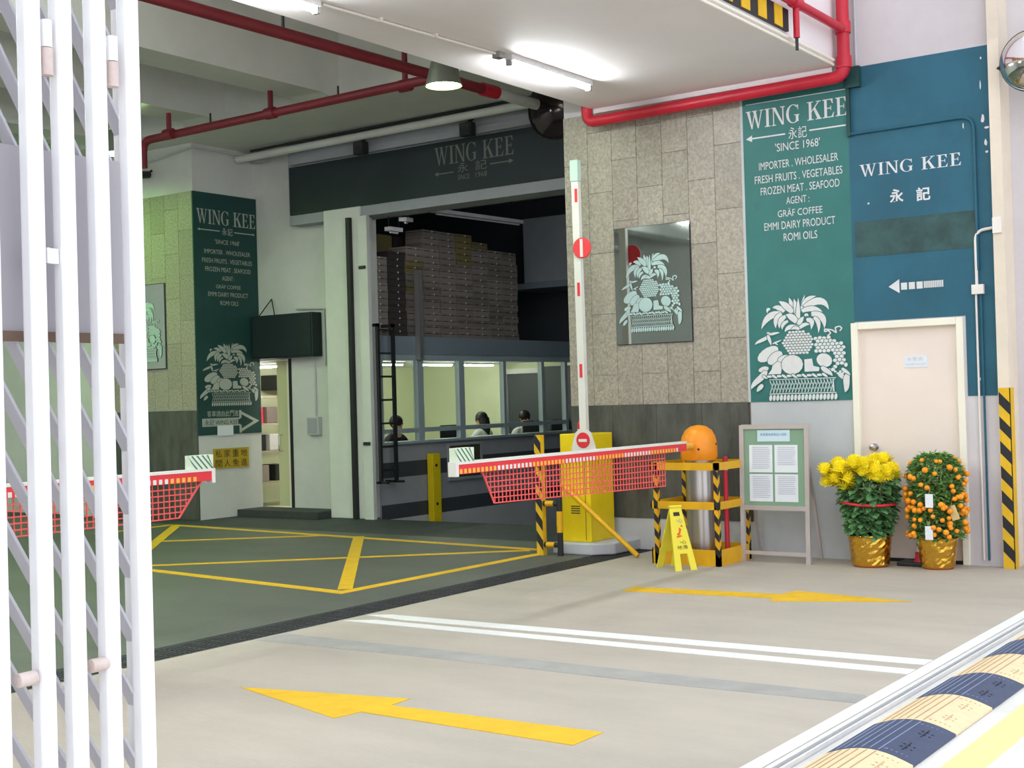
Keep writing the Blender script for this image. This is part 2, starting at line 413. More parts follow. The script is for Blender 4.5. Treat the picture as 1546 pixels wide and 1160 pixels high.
def fruit(m, parent, frame, rect, d=.003, label='painted basket of pineapple, grapes and fruit', bg='green1'):
    P = []; mi = []
    for q in FRUIT:                       # each shape with a thin ground-coloured outline below it
        cx_ = sum(p[0] for p in q)/len(q); cy_ = sum(p[1] for p in q)/len(q)
        A = sum(q[i-1][0]*q[i][1]-q[i][0]*q[i-1][1] for i in range(len(q))); sg = 1 if A > 0 else -1; n = len(q); off = []
        if abs(A)/2 > 900:
            for i in range(n):
                e1 = (Vector(q[i])-Vector(q[i-1])); e2 = (Vector(q[(i+1) % n])-Vector(q[i]))
                nn = Vector(((e1.y+e2.y), -(e1.x+e2.x)))*sg
                nn = nn.normalized() if nn.length > 1e-6 else Vector((0, 0))
                off.append((q[i][0]+nn.x*6, q[i][1]+nn.y*6))
            P.append(off); mi.append(1)
        P.append(q); mi.append(0)
    return flat('fruit_basket_print', P, [m, bg], parent, frame, rect, d, label, FBOX, 1.5e-5, mi)

def elbow(path, r, n=6):
    out = [Vector(path[0])]
    for a, b, c in zip(path, path[1:], path[2:]):
        a, b, c = Vector(a), Vector(b), Vector(c); p = b+(a-b).normalized()*r; q = b+(c-b).normalized()*r
        for i in range(n+1):
            t_ = i/n; out.append(p*(1-t_)**2+b*2*t_*(1-t_)+q*t_**2)
    out.append(Vector(path[-1])); return out

# ================================================================== STRUCTURE
XW = 11.25
struct('floor', MB().box(-6, 12.0, 2.28, 6.33, -.3, 0), 'drive', 'pale concrete driveway under the entrance lintel')
struct('floor', MB().box(-6, 11.45, 6.67, 18, -.3, 0).box(11.45, 12.0, 6.9, 7.3, -.3, 0), 'inner', 'grey concrete floor inside the loading bay')
struct('floor', MB().box(11.45, 12.9, 7.3, 18, -.9, -.002), 'asphalt', 'dark floor strip beyond the yellow box lines')
struct('floor', MB().prism([(12.9,6.9,0),(18.3,6.9,-.78),(18.3,6.9,-1.2),(12.9,6.9,-1.2)], (0,4.6,0)), 'asphalt', 'dark ramp sloping down in front of the office booth')
struct('floor', MB().box(-14, 16, -16, 2.2, -.3, -.002), 'street', 'bright street paving outside the gate')
struct('floor', MB().box(12.9, 18.4, 11.5, 15.2, -.3, 0), 'office_wall', 'office floor')
# drain
dr = struct('floor', MB().box(-6, 12, 6.33, 6.67, -.3, -.06), 'gutter', 'drain channel crossing the driveway')
g0 = MB()
gw = .49
for k in range(7): g0.box(0, gw, .012+k*.046, .034+k*.046, -.03, -.004)
for k in range(5): g0.box(k*.1165, k*.1165+.022, 0, .32, -.03, -.006)
gm = g0.mesh('drain_grate', 'gutter')
for k in range(26):
    o = bpy.data.objects.new('drain_grate', gm); COL.objects.link(o); o.parent = dr
    o.location = Vector((4.0+k*.5-4.0-.99, 6.34, 0)) - dr.location
# right wall
wr = struct('wall_right', MB().box(XW+.02, 11.7, 4.29, 7.25, 0, 5.75).box(XW, 11.7, 3.04, 3.36, 0, 8).box(XW, 11.7, 3.36, 4.29, 2.07, 8).box(XW, 11.7, 4.29, 4.33, 4.2, 8), 'white_plaster', 'right-hand side wall of the driveway, white plaster above the signs')
MB().box(XW, XW+.02, 4.29, 5.29, 0, 4.3).build('grey_paint_coat', 'grey_plaster', wr)
MB().box(XW+.005, XW+.02, 5.29, 7.25, 0, .30).build('grey_plinth', 'grey_plaster', wr)
# granite tiles of the pier
tile_cache = {}
def tile(name, parent, frame, u0, u1, z0, z1, m, gap=.002, th=.018):
    key = (round(u1-u0, 3), round(z1-z0, 3), frame[0], m)
    if key not in tile_cache:
        a, b = u1-u0, z1-z0; mb = MB()
        if frame[0] == 'X': mb.box(0, th, gap, a-gap, gap, b-gap)
        else: mb.box(gap, a-gap, 0, th, gap, b-gap)
        tile_cache[key] = mb.mesh(name, m)
    o = bpy.data.objects.new(name, tile_cache[key]); COL.objects.link(o); o.parent = parent
    o.location = Vector(fmap(frame, u0, z0)) - wpos(parent)
    return o
struct('trim_1', MB().box(XW+.016, XW+.0195, 5.29, 7.25, .30, 4.29), 'joint', 'joint bed behind the granite tiles of the pier')
def tile_field(parent, frame, u0, u1, z0, z1, tw, th_):
    n = round((u1-u0)/tw); tw = (u1-u0)/n
    for c in range(n):
        off = (c % 2)*.3
        zs = [z0] + [z0+off+th_*k for k in range(0 if off else 1, 10) if z0+.05 < z0+off+th_*k < z1-.05] + [z1]
        for a, b in zip(zs, zs[1:]): tile('stone_tile', parent, frame, u0+c*tw, u0+(c+1)*tw, a, b, 'granite')
tile_field(wr, ('X', XW), 5.31, 7.25, 1.40, 4.29, .277, .6)
for k in range(4): tile('dark_stone_slab', wr, ('X', XW), 5.31+k*.485, 5.31+(k+1)*.485, .30, 1.40, 'dado')
MB().box(XW-.006, XW+.02, 5.285, 5.31, 1.40, 4.2).build('edge_bead', 'grey_plaster', wr)
# pilaster at the far right and beyond
struct('trim_2', MB().box(XW-.10, 11.7, 2.96, 3.05, 0, 8), 'beige', 'beige pilaster at the outer end of the right wall')
struct('wall_street', MB().box(11.42, 11.8, 0.2, 2.96, 0, 8), 'white_plaster', 'white wall beyond the pilaster')
# lintel and ceilings
struct('ceiling', MB().box(-6, XW+.02, 4.33, 6.82, 4.3, 8), 'soffit', 'white soffit block over the entrance')
struct('ceiling', MB().box(-6, 18.6, 6.82, 18.4, 5.75, 6.0), 'inner_white', 'concrete slab over the loading bay')
struct('trim_3', MB().box(XW-.14, XW+.02, 4.36, 6.8, 4.255, 4.3), 'soffit', 'white strip where the soffit meets the right wall')
for k, y in enumerate((8.0, 10.3, 12.2, 14.2, 16.2)):
    if k: struct('ceiling', MB().box(-6, 11.3, y, y+.5, 5.0, 5.75), 'inner_white', 'deep concrete ceiling beam crossing the bay')
struct('ceiling', MB().box(11.3, 13.1, 6.82, 18, 5.0, 5.75), 'inner_white', 'wide edge beam above the dark fascia')
for y in (10.3, 12.2): struct('trim_4', MB().prism([(11.0, y, 5.0), (11.3, y, 5.0), (11.3, y, 4.94), ], (0, .5, 0)), 'inner_white', 'small haunch where a ceiling beam meets the edge beam')
struct('wall_left', MB().box(-6.2, -6, 4.33, 18, 0, 6), 'inner_white', 'left wall of the loading bay')
struct('wall_back', MB().box(-6, 18.6, 18, 18.2, -.2, 6), 'inner_white', 'rear wall of the loading bay')
# inner pillar block
wp = struct('wall_pillar', MB().box(11.97, 13.1, 13.57, 18, 0, 5.0), 'inner_white', 'white pillar block carrying the tall green sign')
struct('trim_5', MB().box(11.966, 11.972, 13.575, 15.5, 0, 4.36), 'joint', 'joint bed behind the granite tiles of the inner pillar')
tile_field(wp, ('X', 11.95), 13.57, 15.5, 1.45, 4.36, .277, .6)
for k in range(4): tile('dark_stone_slab', wp, ('X', 11.95), 13.57+k*.4825, 13.57+(k+1)*.4825, 0, 1.45, 'dado')
# wall with the side door, jamb column, fascia support
struct('wall_inner', MB().box(13.1, 13.25, 13.08, 13.57, 2.12, 5.0).box(13.1, 13.25, 11.5, 13.0, 0, 5.0).box(13.1, 13.25, 13.0, 13.08, 2.12, 5.0), 'inner_white', 'white wall around the side door')
struct('trim_6', MB().box(12.85, 13.1, 11.42, 12.06, 0, 4.02), 'inner_white', 'pale column at the left of the wide opening', bevel=.01)
struct('wall_fascia', MB().box(12.88, 13.25, 7.1, 12.7, 3.89, 5.0), 'booth', 'grey beam carrying the dark fascia')
struct('wall_bay', MB().box(11.7, 18.4, 6.9, 7.08, -1.2, 5.75), 'booth', 'side wall hidden behind the pier')
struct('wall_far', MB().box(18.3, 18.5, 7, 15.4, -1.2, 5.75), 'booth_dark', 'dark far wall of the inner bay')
struct('ceiling', MB().box(13.26, 18.4, 7.0, 15.4, 4.75, 5.0), 'booth', 'dark ceiling of the inner bay')
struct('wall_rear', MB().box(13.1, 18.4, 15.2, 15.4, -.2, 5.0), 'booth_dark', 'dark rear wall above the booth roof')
# dark step by side door
struct('trim_7', MB().box(12.6, 13.1, 12.06, 13.55, 0, .09), 'asphalt', 'dark step below the side door')

# ================================================================== OFFICE BOOTH
YB = 11.4
bt = thing('office_booth', 'grey site office booth with long windows under the stacked cartons', 'booth', (13.0, YB, 0))
MB().box(13.1, 18.3, YB, YB+.12, -.9, .93).build('front_wall', 'booth', bt)
MB().box(13.1, 18.3, YB-.006, YB, .50, .70).build('dark_band', 'booth_dark', bt)
MB().box(13.1, 18.3, YB-.006, YB, -.04, .15).build('dark_band', 'booth_dark', bt)
MB().box(13.1, 18.3, YB-.004, YB, -.9, -.04).build('bare_concrete', 'grey_plaster', bt)
MB().box(13.26, 18.3, YB-.03, 15.2, 2.12, 2.36).box(13.1, 13.26, YB-.03, 11.5, 2.12, 2.36).build('roof', 'booth_roof', bt)
MB().box(13.25, 18.3, 15.0, 15.12, 0, 2.12).build('back_wall', 'office_wall', bt)
MB().box(18.15, 18.3, YB+.12, 15.0, 0, 2.12).build('side_wall', 'office_wall', bt)
MB().box(13.3, 18.15, YB+.12, 15.0, 2.08, 2.12).build('office_ceiling', 'paper', bt)
MB().box(13.1, 18.3, YB-.05, YB+.2, .93, .965).build('sill', 'window_paint', bt)
MB().box(13.1, 18.3, YB-.02, YB+.08, 2.04, 2.12).build('window_head', 'window_paint', bt)
posts = [13.14, 13.95, 14.86, 15.9, 16.9, 17.55]
for i, x in enumerate(posts):
    wd = .06 if i in (1, 2) else .035
    MB().box(x-wd, x+wd, YB-.015, YB+.06, .965, 2.04).build('window_post', 'window_paint', bt)
for a, b in ((13.14, 14.86), (14.86, 17.55)):
    MB().box(a, b, YB-.01, YB+.05, 1.075, 1.135).build('middle_rail', 'window_paint', bt)
for a, b in zip(posts, posts[1:]):
    MB().box(a+.03, b-.03, YB+.015, YB+.021, 1.135, 2.04).build('pane', 'glass', bt)
    MB().box(a+.03, b-.03, YB+.015, YB+.021, .965, 1.075).build('pane', 'glass', bt)
# inside partition with white door frame
pt = thing('partition_screen', 'white framed dark glass door at the right end of the booth office', 'partition', (18.1, 12.4, 0))
for a, b, c, d in ((12.90, 12.97, 0, 1.98), (12.20, 12.27, 0, 1.98), (12.27, 12.90, 1.90, 1.98)): MB().box(18.06, 18.15, a, b, c, d).build('door_frame', 'paint_white', pt)
MB().box(18.1, 18.14, 12.27, 12.90, .02, 1.9).build('dark_pane', 'booth_dark', pt); MB().box(18.1, 18.14, 11.62, 12.18, .5, 2.0).build('dark_pane', 'booth_dark', pt)
MB().box(18.06, 18.15, 11.56, 11.62, 0, 2.0).build('door_frame', 'paint_white', pt)
# office furniture
dk = thing('office_desk', 'long laminate desk inside the booth window', 'desk', (15.5, 12.2, 0))
MB().box(13.5, 18.03, 11.55, 12.0, .70, .74).build('desk_top', 'desk', dk)
for x in (13.55, 15.5, 17.95): MB().box(x, x+.04, 11.6, 11.95, 0, .70).build('leg', 'desk', dk)
def monitor(x, y, lab):
    t = thing('computer_monitor', lab, 'monitor', (x, y, .74), group='monitors on the booth desk')
    MB().box(x-.12, x+.12, y-.08, y+.08, .74, .755).build('stand_foot', 'plastic_black', t)
    MB().box(x-.02, x+.02, y-.01, y+.03, .755, .92).build('stand_neck', 'plastic_black', t)
    MB().box(x-.25, x+.25, y-.03, y, .85, 1.14).build('screen_housing', 'plastic_black', t, bevel=.008)
    MB().box(x-.235, x+.235, y, y+.004, .865, 1.125).build('screen', 'booth_dark', t)
monitor(17.08, 11.75, 'black monitor back between the two white-topped office workers')
monitor(15.1, 11.8, 'black monitor back beside the dark-jacketed office worker')
monitor(17.85, 11.75, 'black monitor back at the right end of the booth window')
cb = thing('wall_cabinet', 'small yellow-fronted wall cabinet high on the booth back wall', 'cabinet', (14.9, 14.7, 1.75))
MB().box(14.5, 15.6, 14.62, 15.0, 1.72, 1.95).build('body', 'dark_metal', cb); MB().box(14.52, 15.58, 14.6, 14.62, 1.80, 1.94).build('front', 'carton_y', cb)
for i, x in enumerate((13.9, 15.0, 16.2, 17.3)):
    t = thing('office_tube_light', 'fluorescent batten on the booth ceiling, %s from the left' % ['first', 'second', 'third', 'fourth'][i], 'light', (x, 12.9, 2.02), group='booth ceiling lights')
    MB().box(x-.4, x+.4, 12.86, 12.94, 2.055, 2.08).build('housing', 'paint_white', t)
    MB().tube([(x-.38, 12.9, 2.045), (x+.38, 12.9, 2.045)], .013, 8).build('tube', 'office_tube', t, smooth=True)
# side room strip light (behind the open side door)
t = thing('office_tube_light', 'fluorescent batten just inside the side door', 'light', (13.6, 13.9, 2.02), group='booth ceiling lights')
MB().box(13.5, 13.58, 13.4, 14.4, 2.05, 2.08).build('housing', 'paint_white', t); MB().tube([(13.54, 13.45, 2.04), (13.54, 14.35, 2.04)], .013, 8).build('tube', 'office_tube', t, smooth=True)

# people at the desks (seated, bodies one mesh each)
def skinmesh(name, verts, edges, radii, m, parent):
    me = bpy.data.meshes.new(name); me.from_pydata(verts, edges, []); o = bpy.data.objects.new(name, me); COL.objects.link(o)
    md = o.modifiers.new('skin', 'SKIN'); sub = o.modifiers.new('sub', 'SUBSURF'); sub.levels = 2; sub.render_levels = 2
    if not me.skin_vertices: me.skin_vertices.new(name='')
    for i, sv in enumerate(me.skin_vertices[0].data): sv.radius = (radii[i], radii[i]*(.8 if i in (1, 2) else 1)); sv.use_root = (i == 0)
    bpy.context.view_layer.update()
    me2 = bpy.data.meshes.new_from_object(o.evaluated_get(bpy.context.evaluated_depsgraph_get())); me2.name = name
    bpy.data.objects.remove(o)
    me2.materials.clear(); me2.materials.append(mat[m]); me2.polygons.foreach_set('use_smooth', [True]*len(me2.polygons))
    n = bpy.data.objects.new(name, me2); COL.objects.link(n); n.parent = parent
    return n
def seated_person(x, y, rz, label, shirt, longhair, lean=.05, base=0):
    t = thing('person', label, 'person', (x, y, base), rz, group='office workers')
    # local: facing +Y (towards local +y), seat height .45
    V = [(0,0,.50),(0,.01,.68),(0,.02+lean*.5,.86),(0,.03+lean,.99),(0,.04+lean,1.05),(0,.06+lean,1.13),(0,.07+lean,1.22),
         (-.17,.02+lean,.95),(-.22,.10+lean,.76),(-.14,.32+lean,.78),(-.11,.40+lean,.78),
         (.17,.02+lean,.95),(.22,.10+lean,.76),(.14,.32+lean,.78),(.11,.40+lean,.78),
         (-.10,.02,.48),(-.11,.40,.47),(-.11,.42,.10),(-.11,.54,.05),(.10,.02,.48),(.11,.40,.47),(.11,.42,.10),(.11,.54,.05)]
    E_ = [(0,1),(1,2),(2,3),(3,4),(4,5),(5,6),(3,7),(7,8),(8,9),(9,10),(3,11),(11,12),(12,13),(13,14),(0,15),(15,16),(16,17),(17,18),(0,19),(19,20),(20,21),(21,22)]
    Rr = [.13,.12,.125,.07,.048,.078,.072,.055,.042,.034,.026,.055,.042,.034,.026,.085,.062,.05,.035,.085,.062,.05,.035]
    skinmesh('body', V, E_, Rr, 'skin', t)
    tv = [0,1,2,3,7,8,9,11,12,13]; ix = {a: i for i, a in enumerate(tv)}
    skinmesh('shirt', [V[a] for a in tv], [(ix[a], ix[b]) for a, b in E_ if a in ix and b in ix], [Rr[a]+.016 for a in tv], shirt, t)
    tv = [0,15,16,17,19,20,21]; ix2 = {a: i for i, a in enumerate(tv)}
    skinmesh('trousers', [V[a] for a in tv], [(ix2[a], ix2[b]) for a, b in E_ if a in ix2 and b in ix2], [Rr[a]+.014 for a in tv], 'trouser', t)
    h = MB(); cy = .055+lean
    h.sphere((0, cy-.012, 1.205), .104, 16, 10, 0, (.92, 1.0, .98))
    if longhair: h.tube([(0, cy-.05, 1.2), (0, cy-.075, 1.06), (0, cy-.085, .90)], .09, 12, radii=[.085, .088, .055])
    hh = h.build('hair', 'hair', t, local=True, smooth=True)
    f = MB(); fy = cy+.075
    for sx in (-.03, .03): f.sphere((sx, fy+.008, 1.175), .011, 8, 6, 1)
    f.sphere((0, fy+.022, 1.15), .014, 8, 6, 0, (.8, 1.1, 1.3)); f.sphere((0, fy+.004, 1.115), .02, 8, 6, 2, (1.1, .5, .35))
    for sx in (-.078, .078): f.sphere((sx, cy, 1.165), .02, 8, 6, 0, (.5, .8, 1.3))
    f.build('face_features', ['skin', 'hair', 'cone_red'], t, local=True, smooth=True, kind='stuff')
    c = thing('office_chair', 'black office chair under the ' + ['worker in the black jacket', 'worker with long hair', 'worker bent over the desk'][(shirt == 'shirt_w')+(lean > .1)], 'chair', (x, y, base), rz, group='office chairs in the booth')
    MB().box(-.23, .23, -.22, .24, .33, .37).build('seat', 'plastic_black', c, local=True, bevel=.01)
    MB().box(-.2, .2, -.27, -.235, .50, .78).build('backrest', 'plastic_black', c, local=True, bevel=.01)
    MB().tube([(0,0,.06), (0,0,.33)], .025).build('column', 'dark_metal', c, local=True); MB().box(-.015, .015, -.25, -.235, .34, .6).build('back_stem', 'dark_metal', c, local=True)
    b = MB()
    for k in range(5): b.bar((0,0,.05), (.27*math.cos(k*2*PI/5+.3), .27*math.sin(k*2*PI/5+.3), .03), .03, .04)
    b.build('star_base', 'dark_metal', c, local=True)
seated_person(14.62, 12.5, PI, 'person in black jacket sitting behind the left booth window', 'shirt_b', False)
seated_person(16.68, 12.32, 0, 'person with long black hair and white top, back to the booth window', 'shirt_w', True)
seated_person(17.55, 12.3, PI*.85, 'person with dark hair and white top bent over the desk', 'shirt_w', False, .12)

# booth front: yellow guard post, framed panel, ladder
t = thing('guard_post', 'flat yellow guard post standing against the booth wall', 'post', (14.1, 11.3, -.17))
MB().box(14.03, 14.2, 11.28, 11.38, -.20, .78).build('post', 'cab_yellow', t, bevel=.008)
for z in (.1, .62): MB().tube([(14.1, 11.282, z), (14.1, 11.27, z)], .02, 10).build('bolt', 'dark_metal', t)
t = thing('wall_panel', 'square olive panel in a grey frame on the booth wall', 'panel', (14.85, 11.36, .4))
MB().box(14.5, 15.25, 11.375, 11.392, .40, .88).build('plate', M('olive_plate', (74, 72, 54), .6), t)
for a in ((14.48, 14.52, .38, .90), (15.23, 15.27, .38, .90), (14.52, 15.23, .38, .42), (14.52, 15.23, .86, .90)): MB().box(a[0], a[1], 11.36, 11.392, a[2], a[3]).build('frame', 'booth', t)
lt = thing('wall_ladder', 'black steel ladder fixed beside the opening, leading to the booth roof', 'ladder', (13.0, 11.3, .45))
for x in (12.9, 13.2): MB().box(x-.02, x+.02, 11.2, 11.24, .45, 2.5).build('rail', 'black', lt)
for k in range(7): MB().tube([(12.9, 11.22, .62+k*.30), (13.2, 11.22, .62+k*.30)], .013, 8).build('rung', 'black', lt)
for x in (12.9, 13.2):
    MB().box(x-.02, x+.02, 11.1, 11.4, .45, .48).build('foot_bracket', 'black', lt); MB().box(x-.02, x+.02, 11.2, 11.4, 2.46, 2.5).build('top_bracket', 'black', lt)
# channel post + cable trunking at jamb
t = thing('jamb_post', 'pale steel channel post with black strip at the left of the opening', 'post', (12.84, 11.35, 0))
MB().box(12.80, 12.86, 11.27, 11.42, 0, 3.88).build('channel', 'inner_white', t)
MB().box(12.79, 12.86, 11.56, 11.62, 0, 3.88).build('black_strip', 'black', t)
for z in (.95, 3.2): MB().box(12.775, 12.80, 11.3, 11.4, z, z+.04).build('clamp', 'black', t)
t = tag(MB().box(13.84, 13.92, 11.29, 11.365, 2.05, 3.25).build('steel_column', 'alu'), 'slim steel column on the booth front rising before the carton stacks', 'column')
t = thing('air_handling_box', 'big pale metal box on a shelf right of the carton stacks', 'duct box', (17.7, 11.7, 3.2))
MB().box(17.5, 18.25, 11.05, 12.1, 3.32, 4.35).build('box', 'booth', t, bevel=.01); MB().box(17.4, 18.25, 11.0, 12.3, 3.22, 3.31).build('shelf', 'booth_roof', t)
for x in (17.45,): MB().box(x, x+.05, 11.05, 11.1, 2.36, 3.22).build('shelf_leg', 'booth_dark', t)
# cartons stacked on the roof
cm = {}
def carton_mesh(m):
    if m not in cm:
        b = MB(); b.box(-.182, .182, -.15, .15, 0, .057, 0); b.box(-.178, .178, -.146, .146, .057, .062, 1); b.box(-.182, .182, -.151, .151, .062, .087, 0)
        b.box(-.13, -.04, -.1525, -.151, .055, .064, 1); b.box(.05, .12, -.1525, -.151, .055, .064, 1)
        b.add([fmap(('Y', -.1515), x, z) for x, z in arc(.03, .074, .013, .013, 0, 330, 8)], [tuple(range(9))], 2)
        cm[m] = b.mesh('fruit_carton', [m, 'slot', 'dot'])
    return cm[m]
ORD = ['first','second','third','fourth','fifth','sixth','seventh','eighth','ninth','tenth','eleventh','twelfth','thirteenth','fourteenth','fifteenth','sixteenth','seventeenth']
cols = [(13.09+.19+i*.374, n_, m_) for i, (n_, m_) in enumerate(((12, 'carton'), (13, 'carton_dark'), (14, 'carton'), (17, 'carton'), (17, 'carton'), (17, 'carton'), (16, 'carton'), (15, 'carton'), (15, 'carton')))]
for ci, (x, n, m) in enumerate(cols):
    for k in range(n):
        mm = m
        if ci == 5 and k >= n-5: mm = 'carton_y'
        if ci == 6 and k == n-1: mm = 'carton_y'
        if ci == 2 and k in (n-4, n-3, n-7): mm = 'carton_y'
        o = bpy.data.objects.new('fruit_carton', carton_mesh(mm)); COL.objects.link(o)
        o.location = (x+random.uniform(-.003, .003), 11.66+random.uniform(-.012, .012), 2.36+k*.0876)
        col = {'carton': 'brown', 'carton_y': 'olive', 'carton_dark': 'dark'}[mm]
        tag(o, '%s fruit carton, %s from the bottom in the %s stack from the left' % (col, ORD[k], ORD[ci]), 'carton', 'fruit cartons stacked on the booth roof')
for x, k, n in ((13.5, 0, 2), (13.95, 1, 2), (14.4, 2, 2)):
    o = MB().box(x-.2, x+.2, 12.0, 12.4, 2.36, 3.80).build('tall_carton', ['carton_dark', 'carton_y', 'carton_dark'][k])
    tag(o, '%s tall carton standing behind the %s carton stack' % (['dark', 'olive', 'black'][k], ORD[k]), 'carton', 'tall cartons behind the stacks')
# inner bay conduits and unlit battens
for i, (p, q) in enumerate((((14.1, 11.2, 4.06), (16.15, 11.2, 4.09)), ((13.13, 11.2, 3.73), (13.38, 11.2, 3.73)), ((13.2, 11.0, 3.84), (13.58, 11.2, 3.88)))):
    t = thing('batten_light', ['longest unlit batten light in the dark inner bay', 'unlit batten light nearest the jamb column in the inner bay', 'short unlit batten light between jamb and longest batten'][i], 'light', p, group='inner bay battens')
    MB().bar(p, q, .10, .05).build('housing', 'paint_white', t); MB().tube([Vector(p)+Vector((.05, 0, -.04)), Vector(q)+Vector((-.05, 0, -.04))], .014, 8).build('tube', 'paint_white', t)
    for s_ in (.1, .9):
        c = Vector(p)*(1-s_)+Vector(q)*s_; MB().tube([c, (c.x, c.y, 4.75)], .006, 6).build('hanger', 'dark_metal', t)

t = thing('fill_bay_batten', 'added dim fill batten hidden behind the fascia beam in the inner bay', 'light', (13.9, 8.6, 4.7))  # unseen lamp added to brighten the inner bay
MB().box(13.86, 13.94, 8.0, 9.3, 4.71, 4.75).build('housing', 'paint_white', t); MB().tube([(13.9, 8.05, 4.69), (13.9, 9.25, 4.69)], .019, 10).build('tube', emit('dim_fill_tube', (.85, .95, 1.0), 40), t, smooth=True)

# ================================================================== FASCIA and things on it
fs = thing('fascia_sign', 'long dark green fascia sign with grey WING KEE lettering over the opening', 'sign', (12.85, 10, 4.02))
MB().box(12.85, 12.879, 8.0, 12.66, 4.02, 4.66).build('board', 'fascia', fs); MB().box(12.85, 12.879, 7.1, 8.0, 4.02, 4.66).build('board', 'fascia', fs)
fx = ('X', 12.85)
lettering(serif('WING KEE'), 'paint_dim', fs, fx, (10.17, 8.98, 4.37, 4.60), .003, 'painted serif letters of WING KEE', .2)
text('永', 'paint_dim', fs, fx, (9.82, 9.66, 4.25, 4.365)); text('記', 'paint_dim', fs, fx, (9.55, 9.38, 4.25, 4.365))
text('SINCE', 'paint_dim', fs, fx, (9.82, 9.64, 4.165, 4.225)); text('1968', 'paint_dim', fs, fx, (9.55, 9.38, 4.165, 4.225))
def tip_line(parent, frame, u0, u1, z, m, tips, h=.012, t=.05):
    s = 1 if u1 > u0 else -1; P = [rc(min(u0, u1), z-h/2, max(u0, u1), z+h/2)]
    if 0 in tips: P.append([(u0-s*t*.2, z), (u0+s*t, z+t*.6), (u0+s*t, z-t*.6)])
    if 1 in tips: P.append([(u1+s*t*.2, z), (u1-s*t, z+t*.6), (u1-s*t, z-t*.6)])
    us = [p[0] for q in P for p in q]; vs = [p[1] for q in P for p in q]
    flat('ornament_line', P, m, parent, frame, (min(us), max(us), min(vs), max(vs)))
tip_line(fs, fx, 10.17, 9.88, 4.27, 'paint_dim', (0,), .014); tip_line(fs, fx, 9.33, 9.0, 4.30, 'paint_dim', (1,), .014)
for k, (y, lab) in enumerate(((11.25, 'small black floodlight left of the fascia lettering'), (9.55, 'small black floodlight above the fascia lettering'))):
    t = thing('floodlight', lab, 'floodlight', (12.75, y, 4.62), group='floodlights on the fascia')
    MB().box(12.66, 12.76, y-.09, y+.09, 4.64, 4.80).build('housing', 'plastic_black', t, bevel=.01)
    MB().box(12.65, 12.66, y-.075, y+.075, 4.655, 4.785).build('lens', 'dark_metal', t); MB().bar((12.72, y, 4.8), (12.86, y, 4.9), .04, .02).build('bracket', 'plastic_black', t)
tag(MB().tube([(12.72, 13.5, 4.86), (12.72, 7.9, 4.90)], .05, 12).build('white_pipe', 'inner_white', smooth=True), 'white pipe running above the dark fascia', 'pipe')
tag(MB().tube([(12.78, 13.3, 4.96), (12.78, 8.2, 4.99)], .018, 8).build('dark_conduit', 'dark_metal', smooth=True), 'thin dark conduit just above the white pipe over the fascia', 'conduit')
tag(MB().box(12.80, 12.88, 7.9, 12.6, 4.68, 4.76).build('cable_trunking', 'booth'), 'grey cable trunking along the top of the fascia', 'trunking')
t = thing('junction_box', 'small grey junction box on the wall corner left of the fascia', 'box', (12.95, 13.35, 4.85)); MB().box(12.9, 13.09, 13.25, 13.45, 4.84, 5.0).build('case', 'grey_plaster', t); MB().box(12.885, 12.9, 13.26, 13.44, 4.85, 4.99).build('lid', 'booth', t)
tag(MB().tube([(12.9, 13.35, 4.9), (11.9, 13.5, 4.93), (11.9, 14.6, 4.8)], .012, 6).build('thin_cable', 'grey_plaster'), 'thin grey cable along the top of the inner pillar', 'cable')
t = thing('convex_mirror', 'dark round convex mirror hanging at the pier end of the fascia', 'mirror', (12.3, 8.02, 4.3))
dome = [(.01, -.10), (.12, -.088), (.24, -.055), (.33, -.015), (.345, 0)]
MB().lathe((12.3, 8.02, 4.70), dome, 28, axis='X').build('reflector', M('dark_mirror', (60, 52, 54), .12, metal=.8), t, smooth=True)
MB().lathe((12.3, 8.02, 4.70), [(.345, 0), (.36, -.012), (.365, .01), (.34, .02)], 28, axis='X').build('rim', 'plastic_black', t, smooth=True)
MB().tube([(12.32, 8.02, 4.7), (12.85, 8.02, 4.75)], .02).build('arm', 'dark_metal', t)

# ================================================================== INNER PILLAR: sign, mirror, plates
YP = 13.57
ps = thing('pillar_sign', 'dark green sign on the inner pillar with grey company text and fruit basket', 'sign', (12.5, YP-.02, 1.11))
MB().box(11.95, 13.09, YP-.02, YP-.001, 1.12, 4.36).build('board', 'green_dark', ps)
py = ('Y', YP-.02); kx = YP/13.45
def PX(x): return x*kx
lettering(serif('WING KEE'), 'paint_grey', ps, py, (PX(11.90), PX(12.95), 3.94, 4.14), .003, 'painted serif letters of WING KEE', .2)
tip_line(ps, py, PX(11.92), PX(12.30), 3.86, 'paint_grey', (0,), .014, .03); tip_line(ps, py, PX(12.56), PX(12.93), 3.86, 'paint_grey', (1,), .014, .03)
text('永記', 'paint_grey', ps, py, (PX(12.34), PX(12.53), 3.81, 3.91))
rows = [("'SINCE 1968'", 12.21, 12.65, 3.685, 3.745), ('IMPORTER . WHOLESALER', 12.02, 12.84, 3.545, 3.605), ('FRESH FRUITS . VEGETABLES', 11.98, 12.87, 3.425, 3.485), ('FROZEN MEAT . SEAFOOD', 12.03, 12.84, 3.31, 3.37),
        ('AGENT :', 12.32, 12.54, 3.195, 3.255), ('GRÄF COFFEE', 12.21, 12.65, 3.085, 3.145), ('EMMI DAIRY PRODUCT', 12.07, 12.78, 2.975, 3.035), ('ROMI OILS', 12.28, 12.60, 2.86, 2.92)]
for b_, a, c, z0, z1 in rows: text(b_, 'paint_grey', ps, py, (PX(a), PX(c), z0, z1))
fruit('paint_grey', ps, py, (PX(11.95), PX(12.92), 1.50, 2.36), bg='green_dark')
text('客車請由此門進', 'paint_grey', ps, py, (PX(12.0), PX(12.55), 1.36, 1.44), bold=0)
